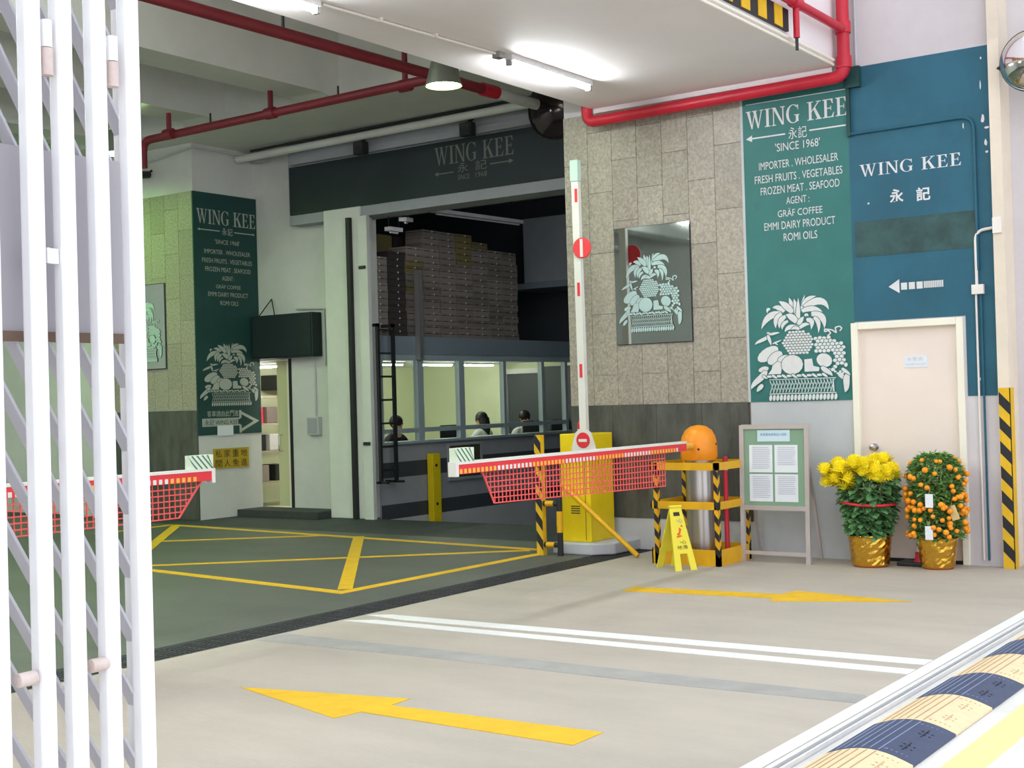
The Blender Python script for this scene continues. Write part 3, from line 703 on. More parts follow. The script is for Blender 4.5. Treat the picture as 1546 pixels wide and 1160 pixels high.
AR = [[(0,.30),(0,.62),(.62,.62),(.62,.36),(.62,.30)], rc(.62,.30,.66,.36), rc(.62,.56,.66,.62), [(.64,.0),(.64,.12),(.90,.46),(1.0,.46)], [(.64,.92),(.64,.80),(.90,.46),(1.0,.46)], rc(.64,.0,.68,.32), rc(.64,.6,.68,.92)]
flat('arrow', AR, 'paint_grey', ps, py, (PX(11.91), PX(12.93), 1.13, 1.44), label='white outlined arrow pointing right')
text('永記 WING KEE', 'green_dark', ps, py, (PX(11.95), PX(12.53), 1.245, 1.325), d=.006)
MB().box(12.28, 12.56, YP-.026, YP-.021, 1.10, 1.24).build('paper_slip', 'paper', ps)
yl = thing('warning_plate', 'yellow plate with dark Chinese characters on the white pillar base', 'sign', (12.5, YP-.01, .66))
MB().box(PX(12.10), PX(12.73), YP-.014, YP-.001, .66, .93).build('plate', 'brass', yl)
for i, ch in enumerate('私家重地'): text(ch, 'ink_dark', yl, ('Y', YP-.014), (PX(12.13)+i*.152, PX(12.13)+i*.152+.115, .81, .91))
for i, ch in enumerate('閒人免進'): text(ch, 'ink_dark', yl, ('Y', YP-.014), (PX(12.13)+i*.152, PX(12.13)+i*.152+.115, .68, .78))
mi = thing('etched_mirror', 'tall mirror on the tiled side of the inner pillar', 'mirror', (11.94, 14.6, 2.03))
MB().box(11.925, 11.94, 14.14, 14.95, 2.03, 3.17).build('glass', 'mirror', mi); MB().box(11.94, 11.95, 14.13, 14.96, 2.02, 3.18).build('backing', 'dark_metal', mi)
fruit('frost', mi, ('X', 11.925), (14.90, 14.20, 2.12, 2.95), label='frosted fruit basket print', bg='mirror')
t = thing('security_camera', 'black security camera at the top of the inner pillar side', 'camera', (11.9, 14.3, 4.58))
MB().tube([(11.72, 14.35, 4.63), (11.90, 14.35, 4.66)], .05, 12).build('housing', 'plastic_black', t, smooth=True); MB().tube([(11.88, 14.35, 4.66), (11.95, 14.35, 4.72)], .015).build('bracket', 'plastic_black', t); MB().tube([(11.70, 14.35, 4.63), (11.722, 14.35, 4.63)], .042, 12).build('lens', 'dark_metal', t)
# side door
dd = MB().box(13.11, 13.15, 13.02, 13.06, .1, 2.1).build('door_2', 'door_frame'); dd['kind'] = 'structure'; dd['label'] = 'cream side door standing ajar beside the inner pillar'
leaf = MB().box(13.16, 13.2, 13.0, 13.30, .1, 2.1).build('door_leaf', M('cream_leaf', (206, 204, 160), .5), dd)
MB().tube(elbow([(13.16, 13.22, .86), (13.09, 13.22, .86), (13.09, 13.22, 1.08), (13.16, 13.22, 1.08)], .03), .012).build('handle', 'chrome', dd, smooth=True)
MB().box(13.085, 13.1, 12.955, 13.0, .09, 2.12).build('black_seal', 'black', dd)
t = thing('box_sign', 'blackish green box sign above the side door', 'sign', (13.0, 12.9, 2.12))
MB().box(12.9, 13.09, 12.36, 13.50, 2.13, 2.72).build('box', 'fascia', t, bevel=.01); MB().box(12.89, 12.9, 12.38, 13.48, 2.15, 2.70).build('face', 'fascia', t)
for y in (13.4, 13.1): MB().tube([(12.95, y, 2.72), (13.05, 13.25, 2.95)], .008, 6).build('hanger', 'dark_metal', t)
t = thing('switch_box', 'grey metal switch box on the wall right of the side door', 'box', (13.08, 12.5, 1.08)); MB().box(13.02, 13.1, 12.41, 12.62, 1.08, 1.32).build('case', 'grey_plaster', t, bevel=.006); MB().box(13.015, 13.02, 12.43, 12.60, 1.10, 1.30).build('lid', 'booth', t); MB().tube([(13.08, 12.5, 1.32), (13.08, 12.5, 2.1)], .012).build('conduit', 'grey_plaster', t)
tag(MB().tube([(13.07, 12.30, 2.0), (13.07, 12.30, 2.76), (13.07, 12.8, 2.79)], .014, 8).build('corner_conduit', 'grey_plaster'), 'thin grey conduit round the box sign by the side door', 'conduit')
# things glimpsed through the side door
t = thing('storage_shelf', 'cluttered shelf glimpsed through the side door', 'shelf', (13.9, 14.2, 0))
for z in (.35, .8, 1.2, 1.6): MB().box(13.5, 14.6, 14.2, 14.6, z, z+.03).build('shelf_board', 'desk', t)
for x in (13.5, 14.57): MB().box(x, x+.03, 14.2, 14.6, 0, 1.9).build('side_post', 'dark_metal', t)
for i, (x, z, m, c) in enumerate(((13.66, 1.23, 'cone_red', 'red'), (13.95, 1.23, 'carton', 'brown'), (13.7, .83, 'black', 'black'), (14.0, .83, 'paint_white', 'white'), (13.75, .38, 'carton', 'tan'), (14.1, .38, 'dark_metal', 'grey'))):
    tag(MB().box(x-.1, x+.12, 14.22, 14.5, z, z+.24).build('storage_box', m, bevel=.01), '%s box on the shelf inside the side door' % c, 'box', 'boxes on the shelf inside the side door')

# ================================================================== CEILING PIPES AND LAMPS
p1 = thing('sprinkler_main', 'long red sprinkler pipe running along the back of the soffit', 'pipe', (8, 8.3, 4.75))
MB().tube([(0, 8.45, 4.75), (11.25, 8.25, 4.75)], .055, 12).build('pipe', 'dark_red_pipe', p1, smooth=True)
for x in (3, 6, 8.4, 10.9): MB().tube([(x, 8.3, 4.75), (x, 8.3, 5.75)], .015, 6).build('hanger', 'dark_metal', p1)
MB().tube([(11.25, 8.25, 4.75), (11.5, 8.24, 4.75)], .07, 12).build('flange', 'red_pipe', p1, smooth=True)
p2 = thing('sprinkler_branch', 'dark red branch pipe crossing below the ceiling beams', 'pipe', (10.6, 10, 4.75))
MB().tube(elbow([(10.55, 8.3, 4.75), (10.66, 12.95, 4.75), (10.66, 12.95, 4.42)], .15), .05, 12).build('pipe', 'dark_red_pipe', p2, smooth=True)
for y, z in ((8.75, 5.15), (10.7, 5.0), (12.4, 5.0)):
    MB().tube([(10.6, y, 4.75), (10.6, y, z)], .03, 8).build('riser', 'dark_red_pipe', p2, smooth=True); MB().tube([(10.6, y-.07, 4.75), (10.6, y+.07, 4.75)], .065, 10).build('tee_collar', 'dark_red_pipe', p2, smooth=True)
for y in (9.7, 11.7): MB().tube([(10.62, y, 4.75), (10.62, y, 4.9)], .012, 6).build('sprinkler_head', 'dark_metal', p2)
tag(MB().tube(elbow([(3, 8.1, 5.1), (10.2, 7.95, 5.0), (10.45, 7.95, 5.0), (10.6, 8.3, 4.85)], .1), .022, 8).build('thin_pipe', 'dark_metal', smooth=True), 'thin dark pipe beside the long red sprinkler pipe', 'pipe')
tag(MB().tube([(11.5, 8.24, 4.75), (12.7, 8.22, 4.74)], .06, 12).build('white_branch_pipe', 'inner_white', smooth=True), 'short white pipe continuing from the red pipe end', 'pipe')
def highbay(x, y, z, label, r=.17, top=5.75, glow='highbay_glow'):
    t = thing('highbay_lamp', label, 'lamp', (x, y, z), group='highbay lamps')
    MB().lathe((x, y, z), [(r, 0), (r*1.01, .01), (r*.62, r*1.5), (r*.55, r*1.55), (r*.5, r*1.5), (r*.96, .012)], 28, caps=False).build('reflector', 'lamp_grey', t, smooth=True)
    MB().lathe((x, y, z+.012), [(r*.02, 0), (r*.94, 0), (r*.9, .01), (r*.02, .012)], 24).build('lens', glow, t)
    MB().tube([(x, y, z+r*1.5), (x, y, z+r*2.2)], .06, 14).build('ballast', 'lamp_grey', t, smooth=True); MB().tube([(x, y, z+r*2.2), (x, y, top-.003)], .01, 6).build('stem', 'dark_metal', t)
highbay(9.78, 7.61, 4.42, 'green-white highbay lamp hanging just behind the soffit edge', glow='highbay_dim')
highbay(9.85, 12.45, 4.42, 'highbay lamp glimpsed between the gate bars near the inner pillar', top=5.0)
highbay(7.0, 11.2, 4.42, 'highbay lamp hanging deep inside the bay behind the gate')
highbay(10.75, 14.85, 4.60, 'rearmost highbay lamp beside the inner pillar', glow='highbay_green')
highbay(2.5, 12.5, 4.42, 'highbay lamp at the left rear of the bay', top=5.0)
def batten(x0, x1, y, label):
    t = thing('fluorescent_batten', label, 'light', ((x0+x1)/2, y, 4.2), group='fluorescent battens on the soffit')
    MB().box(x0, x1, y-.035, y+.035, 4.255, 4.3).build('housing', 'paint_white', t)
    MB().tube([(x0+.04, y, 4.235), (x1-.04, y, 4.235)], .019, 10).build('tube', 'tube', t, smooth=True)
    for x in (x0+.015, x1-.015): MB().box(x-.015, x+.015, y-.025, y+.025, 4.21, 4.256).build('end_cap', 'alu', t)
batten(8.86, 10.10, 6.22, 'glowing fluorescent batten on the soffit nearest the right wall')
batten(5.6, 6.82, 6.40, 'glowing fluorescent batten on the soffit at the top edge of view')
for k, x in enumerate((2.2, -1.2)): batten(x, x+1.22, 6.45, 'added fluorescent batten on the soffit beyond the gate, %s from the gate' % ORD[k])  # out of view, continuing the row; added to brighten the soffit area
def fill_beam_batten(x, y, label):  # unseen battens added for neutral ambient light inside
    t = thing('fill_beam_batten', label, 'light', (x, y, 4.9), group='added fill battens under the beams')
    MB().box(x, x+1.22, y-.035, y+.035, 4.955, 4.998).build('housing', 'paint_white', t); MB().tube([(x+.04, y, 4.935), (x+1.18, y, 4.935)], .019, 10).build('tube', 'fill_tube', t, smooth=True)
    for xx in (x+.015, x+1.205): MB().box(xx-.015, xx+.015, y-.025, y+.025, 4.91, 4.956).build('end_cap', 'alu', t)
for k, (x, y) in enumerate(((4.5, 10.5), (1.0, 10.5), (5.5, 14.4), (2.0, 14.4), (-2, 12.4))): fill_beam_batten(x, y, 'added fill batten under a ceiling beam behind the gate, %s of the row' % ORD[k])
for k, x in enumerate((5.0, 1.5)):  # unseen battens added to light the beam faces and floor
    t = thing('fill_slab_batten', 'added fill batten on the slab behind the lintel, %s from the gate' % ORD[k], 'light', (x, 8.9, 5.6), group='added fill battens on the slab')
    MB().box(x, x+1.22, 8.865, 8.935, 5.705, 5.748).build('housing', 'paint_white', t); MB().tube([(x+.04, 8.9, 5.685), (x+1.18, 8.9, 5.685)], .019, 10).build('tube', 'fill_tube', t, smooth=True)
cb_ = thing('soffit_conduit', 'thin white conduit between the two soffit battens', 'conduit', (7.8, 6.32, 4.28))
MB().tube([(6.85, 6.38, 4.285), (8.75, 6.25, 4.285)], .011, 8).build('conduit', 'conduit_white', cb_, smooth=True); MB().box(8.72, 8.80, 6.21, 6.28, 4.25, 4.3).build('junction', 'alu', cb_)
for x in (7.4, 8.0): MB().box(x-.012, x+.012, 6.31-(x-7.4)*.06, 6.345-(x-7.4)*.06, 4.27, 4.3).build('saddle', 'conduit_white', cb_)
# outer red pipes
p3 = thing('red_fire_pipe', 'bright red fire pipe along the top of the tiled pier and up the wall', 'pipe', (11.1, 5.5, 4.2))
MB().tube(elbow([(11.08, 6.86, 4.42), (11.08, 6.86, 4.17), (11.08, 4.24, 4.2), (11.08, 4.24, 8)], .10), .055, 14).build('pipe', 'red_pipe', p3, smooth=True)
for y, z in ((4.24, 4.32), (4.24, 4.62)): MB().tube([(11.08, y, z-.05), (11.08, y, z+.05)], .068, 14).build('coupling', 'red_pipe', p3, smooth=True)
p4 = thing('red_branch_pipe', 'red branch pipe on the face of the lintel with drop nozzle', 'pipe', (10, 4.22, 4.5))
MB().tube([(6, 4.23, 4.6), (11.08, 4.23, 4.60)], .038, 12).build('pipe', 'red_pipe', p4, smooth=True); MB().tube([(10.05, 4.23, 4.6), (10.05, 4.23, 4.32)], .026, 10).build('drop', 'red_pipe', p4, smooth=True)
MB().tube([(10.05, 4.23, 4.32), (10.05, 4.23, 4.22)], .014, 8).build('nozzle', 'dark_metal', p4); MB().tube([(9.98, 4.23, 4.6), (10.12, 4.23, 4.6)], .05, 12).build('tee_collar', 'red_pipe', p4, smooth=True)
hb = thing('height_limit_board', 'black and yellow striped height board on the lintel face', 'board', (8.5, 4.29, 4.36))
MB().box(5.0, 10.06, 4.30, 4.325, 4.385, 4.56).build('board', 'black', hb)
for k in range(10): MB().box(9.93-k*.30-.15, 9.93-k*.30, 4.293, 4.30, 4.39, 4.555).build('yellow_stripe', 'line_yellow', hb)
ct = thing('roller_cable', 'pair of cream conduits along the lower edge of the lintel', 'conduit', (8, 4.29, 4.3))
for y, z in ((4.30, 4.335), (4.305, 4.295)): MB().tube([(4, y, z), (11.0, y, z)], .012, 8).build('conduit', 'door_frame', ct, smooth=True)

# ================================================================== RIGHT WALL SIGNS
s1 = thing('painted_wall_sign', 'green painted sign with company text and fruit basket, beside the tiled pier', 'sign', (XW, 4.78, 1.4))
MB().box(XW-.005, XW-.0005, 4.28, 5.285, 1.40, 4.20).build('paint_field', 'green1', s1)
fx = ('X', XW-.005)
lettering(serif('WING KEE'), 'paint_white', s1, fx, (5.25, 4.285, 3.895, 4.065), .003, 'painted serif letters of WING KEE', .2)
tip_line(s1, fx, 5.245, 4.87, 3.81, 'paint_white', (0,), .013); tip_line(s1, fx, 4.64, 4.30, 3.81, 'paint_white', (), .013); tip_line(s1, fx, 5.25, 4.30, 4.125, 'paint_white', (), .006)
text('永記', 'paint_white', s1, fx, (4.84, 4.665, 3.755, 3.86))
rows = [("'SINCE 1968'", 4.97, 4.545, 3.66, 3.735), ('IMPORTER . WHOLESALER', 5.135, 4.38, 3.51, 3.58), ('FRESH FRUITS . VEGETABLES', 5.18, 4.345, 3.39, 3.46), ('FROZEN MEAT . SEAFOOD', 5.125, 4.375, 3.28, 3.35),
        ('AGENT :', 4.88, 4.66, 3.175, 3.24), ('GRÄF COFFEE', 4.965, 4.54, 3.065, 3.14), ('EMMI DAIRY PRODUCT', 5.10, 4.425, 2.955, 3.025), ('ROMI OILS', 4.915, 4.595, 2.845, 2.915)]
for b_, a, c, z0, z1 in rows: text(b_, 'paint_white', s1, fx, (a, c, z0, z1))
fruit('paint_white', s1, fx, (5.215, 4.335, 1.405, 2.35))
s2 = thing('painted_wall_sign', 'blue-green painted sign with WING KEE and a left arrow above the cream door', 'sign', (XW, 3.7, 1.4))
MB().box(XW-.005, XW-.0005, 3.05, 4.28, 2.08, 4.30).box(XW-.005, XW-.0005, 3.05, 3.32, 1.41, 2.08).build('paint_field', 'green2', s2)
MB().box(XW-.007, XW-.0045, 3.19, 4.25, 2.64, 2.95).build('overpainted_patch', 'green_patch', s2)
rgp = random.Random(5)
for y, z, w_, h_ in ((3.13, 3.70, .03, .07), (3.11, 3.50, .025, .06), (3.10, 3.62, .04, .02), (3.14, 3.98, .012, .08), (3.13, 4.20, .014, .025), (3.105, 3.42, .025, .02), (3.29, 3.66, .01, .05), (4.12, 3.10, .018, .018), (3.22, 1.55, .02, .03)):
    n = 7; flat('paint_chip', [[(w_*math.cos(2*PI*k/n)*rgp.uniform(.6, 1), h_*math.sin(2*PI*k/n)*rgp.uniform(.6, 1)) for k in range(n)]], 'paint_white', s2, fx, (y+w_/2, y-w_/2, z-h_/2, z+h_/2), d=.0015)
lettering(serif('WING KEE', .1), 'paint_white', s2, fx, (4.19, 3.315, 3.335, 3.445), .003, 'painted serif letters of WING KEE', .2)
text('永', 'paint_white', s2, fx, (3.93, 3.81, 3.085, 3.20), bold=.025); text('記', 'paint_white', s2, fx, (3.70, 3.58, 3.075, 3.19), bold=.025)
AP = [[(0,.5),(.20,1),(.20,0)]] + [rc(.23+k*.14, .22, .34+k*.14, .72) for k in range(3)] + [rc(.64+k*.032, .24, .64+k*.032+.024, .72) for k in range(11)]
flat('arrow', AP, 'paint_white', s2, fx, (3.965, 3.495, 2.305, 2.425), label='white striped arrow pointing left')
# conduits on the right wall
t = thing('green_conduit', 'thin green-painted conduit bending over the blue-green sign', 'conduit', (XW-.02, 3.7, 3))
MB().tube(elbow([(XW-.02, 4.27, 3.72), (XW-.02, 3.20, 3.73), (XW-.02, 3.20, 2.45)], .12), .012, 8).build('conduit', 'green2', t, smooth=True)
t = thing('white_conduit', 'white bent conduit with switch box right of the cream door', 'conduit', (XW-.02, 3.2, 2))
MB().tube(elbow([(XW-.02, 3.03, 2.79), (XW-.02, 3.215, 2.775), (XW-.02, 3.215, 2.32)], .08), .013, 8).build('conduit', 'conduit_white', t, smooth=True)
MB().box(XW-.045, XW-.006, 3.155, 3.255, 2.25, 2.33).build('switch_box', 'conduit_white', t, bevel=.004); MB().box(XW-.12, XW-.05, 2.98, 3.05, 2.73, 2.86).build('junction', 'conduit_white', t, bevel=.004)
for y in (3.185, 3.225): MB().tube([(XW-.018, y, 2.25), (XW-.018, y, 1.42), (XW-.018, y, .05)], .009, 8).build('down_pipe', 'conduit_white' if y > 3.2 else 'green2', t, smooth=True)
tag(MB().tube([(XW-.015, 4.19, 8), (XW-.015, 4.19, 4.31)], .010, 6).build('thin_cable', 'grey_plaster'), 'thin grey cable down the white wall beside the red pipe', 'cable')
t = thing('pipe_bracket_box', 'dark box at the foot of the red riser pipe', 'box', (XW-.05, 4.20, 4.1)); MB().box(XW-.06, XW-.006, 4.15, 4.27, 4.12, 4.3).build('case', 'green_dark', t); MB().box(XW-.035, XW-.006, 4.255, 4.285, 3.70, 4.12).build('cover_strip', 'green_dark', t)
# mirror on pier
mi = thing('etched_mirror', 'rectangular mirror with frosted fruit basket on the tiled pier', 'mirror', (XW-.02, 6.27, 1.99))
MB().box(XW-.02, XW-.010, 5.86, 6.68, 1.99, 3.12).build('glass', 'mirror', mi); MB().box(XW-.010, XW-.001, 5.855, 6.685, 1.985, 3.125).build('backing', 'dark_metal', mi)
fruit('frost', mi, ('X', XW-.02), (6.60, 5.96, 2.10, 2.86), d=.001, label='frosted fruit basket print', bg='mirror')
for y in (5.87, 6.67):
    for z in (2.4, 2.95): MB().tube([(XW-.026, y, z), (XW-.02, y, z)], .012, 10).build('mirror_screw', 'chrome', mi)
# cream door
d1 = MB().box(XW+.03, XW+.07, 3.40, 4.25, .03, 2.03).build('door_1', 'door'); d1['kind'] = 'structure'; d1['label'] = 'plain cream door in the right wall'
for a in ((3.34, 3.40, 0, 2.07), (4.25, 4.31, 0, 2.07), (3.40, 4.25, 2.01, 2.07)): MB().box(XW-.025, XW+.09, a[0], a[1], a[2], a[3]).build('door_frame', 'door_frame', d1, bevel=.006)
MB().box(XW+.02, XW+.09, 3.40, 4.25, 0, .03).build('threshold_gap', 'black', d1)
kn = MB().lathe((XW+.03, 4.14, .985), [(.008, -.085), (.026, -.08), (.032, -.06), (.022, -.04), (.012, -.03), (.012, -.012), (.032, -.010), (.032, 0)], 18, axis='X').build('door_knob', 'steel', d1, smooth=True)
npl = MB().box(XW+.026, XW+.03, 3.66, 3.86, 1.665, 1.765).build('name_plate', 'paper', d1)
text('水泵房', 'ink', npl, ('X', XW+.026), (3.835, 3.70, 1.72, 1.752), d=.001, bold=0, label='faint grey characters'); text('PUMP ROOM', 'ink', npl, ('X', XW+.026), (3.845, 3.675, 1.682, 1.70), d=.001, bold=0, label='faint grey letters')
# hazard corner guard
hz = thing('corner_guard', 'black and yellow chevron corner guard at the foot of the beige pilaster', 'guard', (XW-.1, 2.9, 0))
MB().box(XW-.108, XW-.1, 2.95, 3.045, 0, 1.47).box(XW-.108, XW+.0, 2.952, 2.96, 0, 1.47).build('plate', 'line_yellow', hz)
for k in range(7):
    z = .04+k*.2
    flat('black_stripe', [[(0, .5), (1, 0), (1, .5), (0, 1)]], 'black', hz, ('X', XW-.108), (3.044, 2.951, z, z+.2), d=.001)
cx = thing('convex_mirror', 'round chrome convex mirror on the beige pilaster at the right edge', 'mirror', (11.0, 2.7, 3.8))
MB().lathe((11.05, 2.68, 4.07), [(.01, -.13), (.10, -.115), (.18, -.075), (.235, -.02), (.245, 0), (.24, .02)], 32, axis='X').build('dome', 'chrome', cx, smooth=True)
MB().lathe((11.05, 2.68, 4.07), [(.24, .0), (.25, .0), (.25, .025), (.20, .03)], 32, axis='X').build('rim', 'plastic_black', cx, smooth=True)
MB().tube([(11.07, 2.68, 4.07), (11.17, 2.98, 4.07)], .02).build('arm', 'dark_metal', cx)

# ================================================================== ROAD MARKINGS
def paint_poly(name, pts, m, label, cat='road marking', group=None, z=.003):
    return tag(MB().prism([(x, y, .0002) for x, y in pts], (0, 0, z)).build(name, m), label, cat, group)
def paint_line(name, p, q, wd, m, label, group=None, z=.003):
    p = Vector(p); q = Vector(q); d = (q-p).normalized(); n = Vector((-d.y, d.x))*wd/2
    return paint_poly(name, [tuple(p-n), tuple(q-n), tuple(q+n), tuple(p+n)], m, label, 'road marking', group, z)
paint_poly('painted_arrow', [(4.94,5.32),(5.16,4.34),(5.005,4.33),(5.06,3.14),(4.81,3.14),(4.83,4.37),(4.67,4.40)], 'line_yellow', 'yellow road arrow pointing into the building, nearest the camera', group='yellow road arrows')
paint_poly('painted_arrow', [(9.18,3.14),(9.33,4.06),(9.13,4.10),(9.01,5.27),(8.79,5.25),(8.93,4.07),(8.79,4.04)], 'line_yellow', 'yellow road arrow pointing out, between the plants and white lines', group='yellow road arrows')
paint_poly('white_line', [(6.80,6.30),(6.92,6.10),(6.985,2.38),(6.85,2.38)], 'line_white', 'white lane line, nearer one of the double line', group='double white line')
paint_poly('white_line', [(7.05,6.30),(7.14,6.15),(7.27,2.38),(7.12,2.38),(7.0,5.95)], 'line_white', 'white lane line, farther one of the double line', group='double white line')
YG = 'yellow box lines'
paint_line('yellow_line', (7.75, 7.235), (10.55, 7.2), .11, 'line_yellow', 'yellow box line parallel to the drain, its front edge', YG)
paint_line('yellow_line', (7.81, 7.29), (8.12, 9.93), .11, 'line_yellow', 'yellow box line along the left front of the box', YG)
paint_line('yellow_line', (11.36, 13.43), (10.83, 7.4), .11, 'line_yellow', 'long yellow box line along the dark floor strip', YG)
paint_line('yellow_line', (10.2, 13.43), (11.4, 13.43), .11, 'line_yellow', 'yellow box line at the foot of the inner pillar', YG)
paint_line('yellow_line', (7.95, 7.33), (11.15, 10.05), .12, 'line_yellow', 'thick-looking yellow diagonal through the middle of the box', YG, .004)
paint_line('yellow_line', (9.2, 11.3), (11.35, 13.32), .12, 'line_yellow', 'yellow diagonal ending at the inner pillar', YG, .004)
paint_line('yellow_line', (8.25, 10.3), (10.75, 7.46), .10, 'line_yellow', 'thin-looking yellow diagonal crossing the middle of the box', YG, .0035)
paint_line('yellow_line', (9.7, 12.2), (11.1, 10.5), .10, 'line_yellow', 'thin-looking yellow diagonal at the rear of the box', YG, .0035)
paint_poly('repair_strip', [(5.98,6.3),(6.25,6.3),(6.30,2.4),(6.12,2.3),(6.06,3.4),(6.05,4.9)], M('damp_strip', (158, 156, 152), .8, var=.1, scale=4), 'dark grey cement repair strip between white lines and near arrow', 'repair strip', z=.0015)
# gate track and white edge line
tk = thing('gate_track', 'white steel gate track along the street edge of the driveway', 'track', (5, 2.24, 0))
MB().box(-4, 11.2, 2.205, 2.215, -.05, .018).build('track_rail', 'paint_white', tk); MB().box(-4, 11.2, 2.25, 2.275, -.05, .012).build('track_rail', 'paint_white', tk); MB().box(-4, 11.2, 2.19, 2.29, -.3, -.02).build('track_bed', 'hump_groove', tk)
paint_line('white_line', (-4, 2.335), (11.1, 2.335), .075, 'line_white', 'white edge line beside the gate track')
tag(MB().box(-14, 11.2, 1.55, 1.70, -.002, .001).build('yellow_line', M('pale_yellow', (238, 226, 150), .7)), 'pale yellow street line outside the speed hump', 'road marking')  # one even pale yellow, lighter than the box lines
# speed hump
prof = []
n = 10
for i in range(n+1):
    a = i/n; y = 1.79+.36*a; z = .052*math.sin(PI*(.06+.88*a))
    prof.append((y, z))
def hump_mesh(mm):
    b = MB(); L_ = .545
    pts = [(1.79, 0)] + prof + [(2.15, 0)]
    V = [(0, y, z) for y, z in pts] + [(L_, y, z) for y, z in pts]; k = len(pts)
    b.add(V, [(i, i+1, i+1+k, i+k) for i in range(k-1)] + [tuple(range(k)), tuple(range(2*k-1, k-1, -1))], 0)
    def hz(y): return .052*math.sin(PI*(.06+.88*(y-1.79)/.36))
    for i in range(4, n):     # thin ridges along the segment
        y, z = prof[i]; b.box(.015, L_-.015, y-.0022, y+.0022, z-.004, z+.002, 1)
    for x in (.13, .36):      # raised tread marks on the near face
        for dx in (0, .04):
            for y in (1.84, 1.86, 1.88): b.box(x+dx, x+dx+.008, y, y+.02, hz(y)-.01, hz(y)+.003, 2)
        b.box(x-.03, x+.08, 1.866, 1.870, hz(1.868)-.01, hz(1.868)+.003, 2)
    for x in (.05, L_-.05):
        for y in (1.83, 1.85, 1.87, 1.89, 1.91): b.box(x-.003, x+.003, y, y+.02, hz(y)-.01, hz(y)+.002, 1)
    return b.mesh('hump_segment', mm)
hm = [hump_mesh(['hump_black', M('hump_ridge', (128, 140, 176), .6), 'hump_groove']), hump_mesh(['hump_yellow', M('hump_ridge_tan', (176, 146, 116), .6), M('hump_mark_tan', (196, 172, 140), .6)])]
hp = thing('speed_hump', 'rubber speed hump with alternating dark and cream segments outside the gate', 'speed hump', (5, 1.97, 0))
for k in range(-3, 11):
    o = bpy.data.objects.new('hump_segment', hm[k % 2]); COL.objects.link(o); o.parent = hp; o.location = Vector((5.19+k*.55, 0, 0)) - hp.location

# ================================================================== BARRIERS
def light_row(mb_w, x0, x1, y, z0, z1, step=.048):
    k = 0; x = x0
    while x < x1:
        mb_w.box(x, x+step*.55, y-.002, y, z0, z1, 0 if (k//9) % 2 == 0 else 1); x += step; k += 1
def net(parent, top, xl_top, xl_bot, xr, zbot_l, zbot_r, y):
    b = MB(); w_ = .006
    def zb(x): return zbot_l+(zbot_r-zbot_l)*(x-xl_bot)/(xr-xl_bot)
    x = xr; s = 1 if xr > xl_top else -1
    nx = int(abs(xr-xl_top)/.046)
    for i in range(nx+1):
        x = xl_top+(xr-xl_top)*i/nx
        z = zb(x)
        if (x-xl_bot)*s < 0: z = top+(zb(xl_bot)-top)*(x-xl_top)/(xl_bot-xl_top)
        b.bar((x, y, top), (x, y, z), w_, w_, (0, 1, 0))
    for j in range(1, 7):
        t_ = j/6
        xa = xl_top+(xl_bot-xl_top)*t_
        b.bar((xa, y, top+(zb(xl_bot)-top)*t_), (xr, y, top+(zbot_r-top)*t_), w_*1.3, w_*1.3, (0, 1, 0))
    b.bar((xl_top, y, top), (xl_bot, y, zb(xl_bot)), w_*1.6, w_*1.6, (0, 1, 0))
    return b.build('safety_net', 'net', parent, kind='stuff')
def barrier(cx_, cy_, xtip, ya, label, net_args, mirrored=False):
    t = thing('barrier_gate', label, 'barrier', (cx_, cy_, 0), group='net barriers')
    MB().lathe((cx_, cy_, 0), [(.126, 0), (.126, .92)], 28).build('steel_column', 'steel', t, smooth=True)
    MB().lathe((cx_, cy_, .90), [(.155, 0), (.165, .03), (.165, .14), (.15, .21), (.12, .265), (.07, .30), (.01, .312)], 28).build('dome_head', 'orange', t, smooth=True)
    sg = -1 if xtip < cx_ else 1
    b = MB()
    for a in (0, 1.2, 2.4, 3.6, 4.8): b.sphere((cx_+.163*math.cos(a+3.6), cy_+.163*math.sin(a+3.6), 1.0+.06*math.sin(a*2)), .011, 8, 6)
    b.build('head_bolts', 'dark_metal', t, kind='stuff')
    x0 = cx_+sg*.44; MB().tube([(cx_+sg*.13, cy_, 1.03), (x0, ya, 1.035)], .03, 10).build('arm_hub', 'arm_amber', t, smooth=True); arm0, arm1 = min(x0, xtip), max(x0, xtip)
    MB().box(arm0, arm1, ya-.03, ya+.03, 1.0, 1.065).build('arm', 'arm_red', t)
    MB().box(arm0, arm1, ya-.035, ya+.035, 1.065, 1.083).build('arm_top_rail', 'arm_white', t)
    lr = MB(); light_row(lr, arm0+.03, arm1-.15, ya-.03, 1.003, 1.034); lr.build('reflector_row', ['arm_amber', 'arm_white'], t, kind='stuff')
    xs = (xtip, xtip+.19) if sg < 0 else (xtip-.19, xtip)
    tb = MB().box(xs[0], xs[1], ya-.032, ya+.032, 1.083, 1.175).build('tip_block', M('tip_white', (214, 226, 204), .6), t)
    st = MB()
    for k in range(5):
        u = xs[0]-.05+k*.045; a, b_ = max(u, xs[0]), min(u+.09, xs[1])
        st.add([(max(u, xs[0]), ya-.034, 1.175-max(0, xs[0]-u)), (min(u+.014, xs[1]), ya-.034, 1.175), (min(u+.104, xs[1]), ya-.034, 1.083), (min(u+.09, xs[1]), ya-.034, 1.083)], [(0, 1, 2, 3)])
    st.build('tip_stripes', M('tip_green', (72, 120, 92), .6), tb)
    MB().box(xtip-.015, xtip+.015, ya-.034, ya+.034, .985, 1.083).build('end_cap', 'arm_white', t)
    net(t, *net_args)
    return t
barrier(10.70, 5.55, 7.02, 5.47, 'barrier with orange dome, red arm and short red net on the right', (1.0, 7.34, 7.47, 9.92, .775, .72, 5.47))
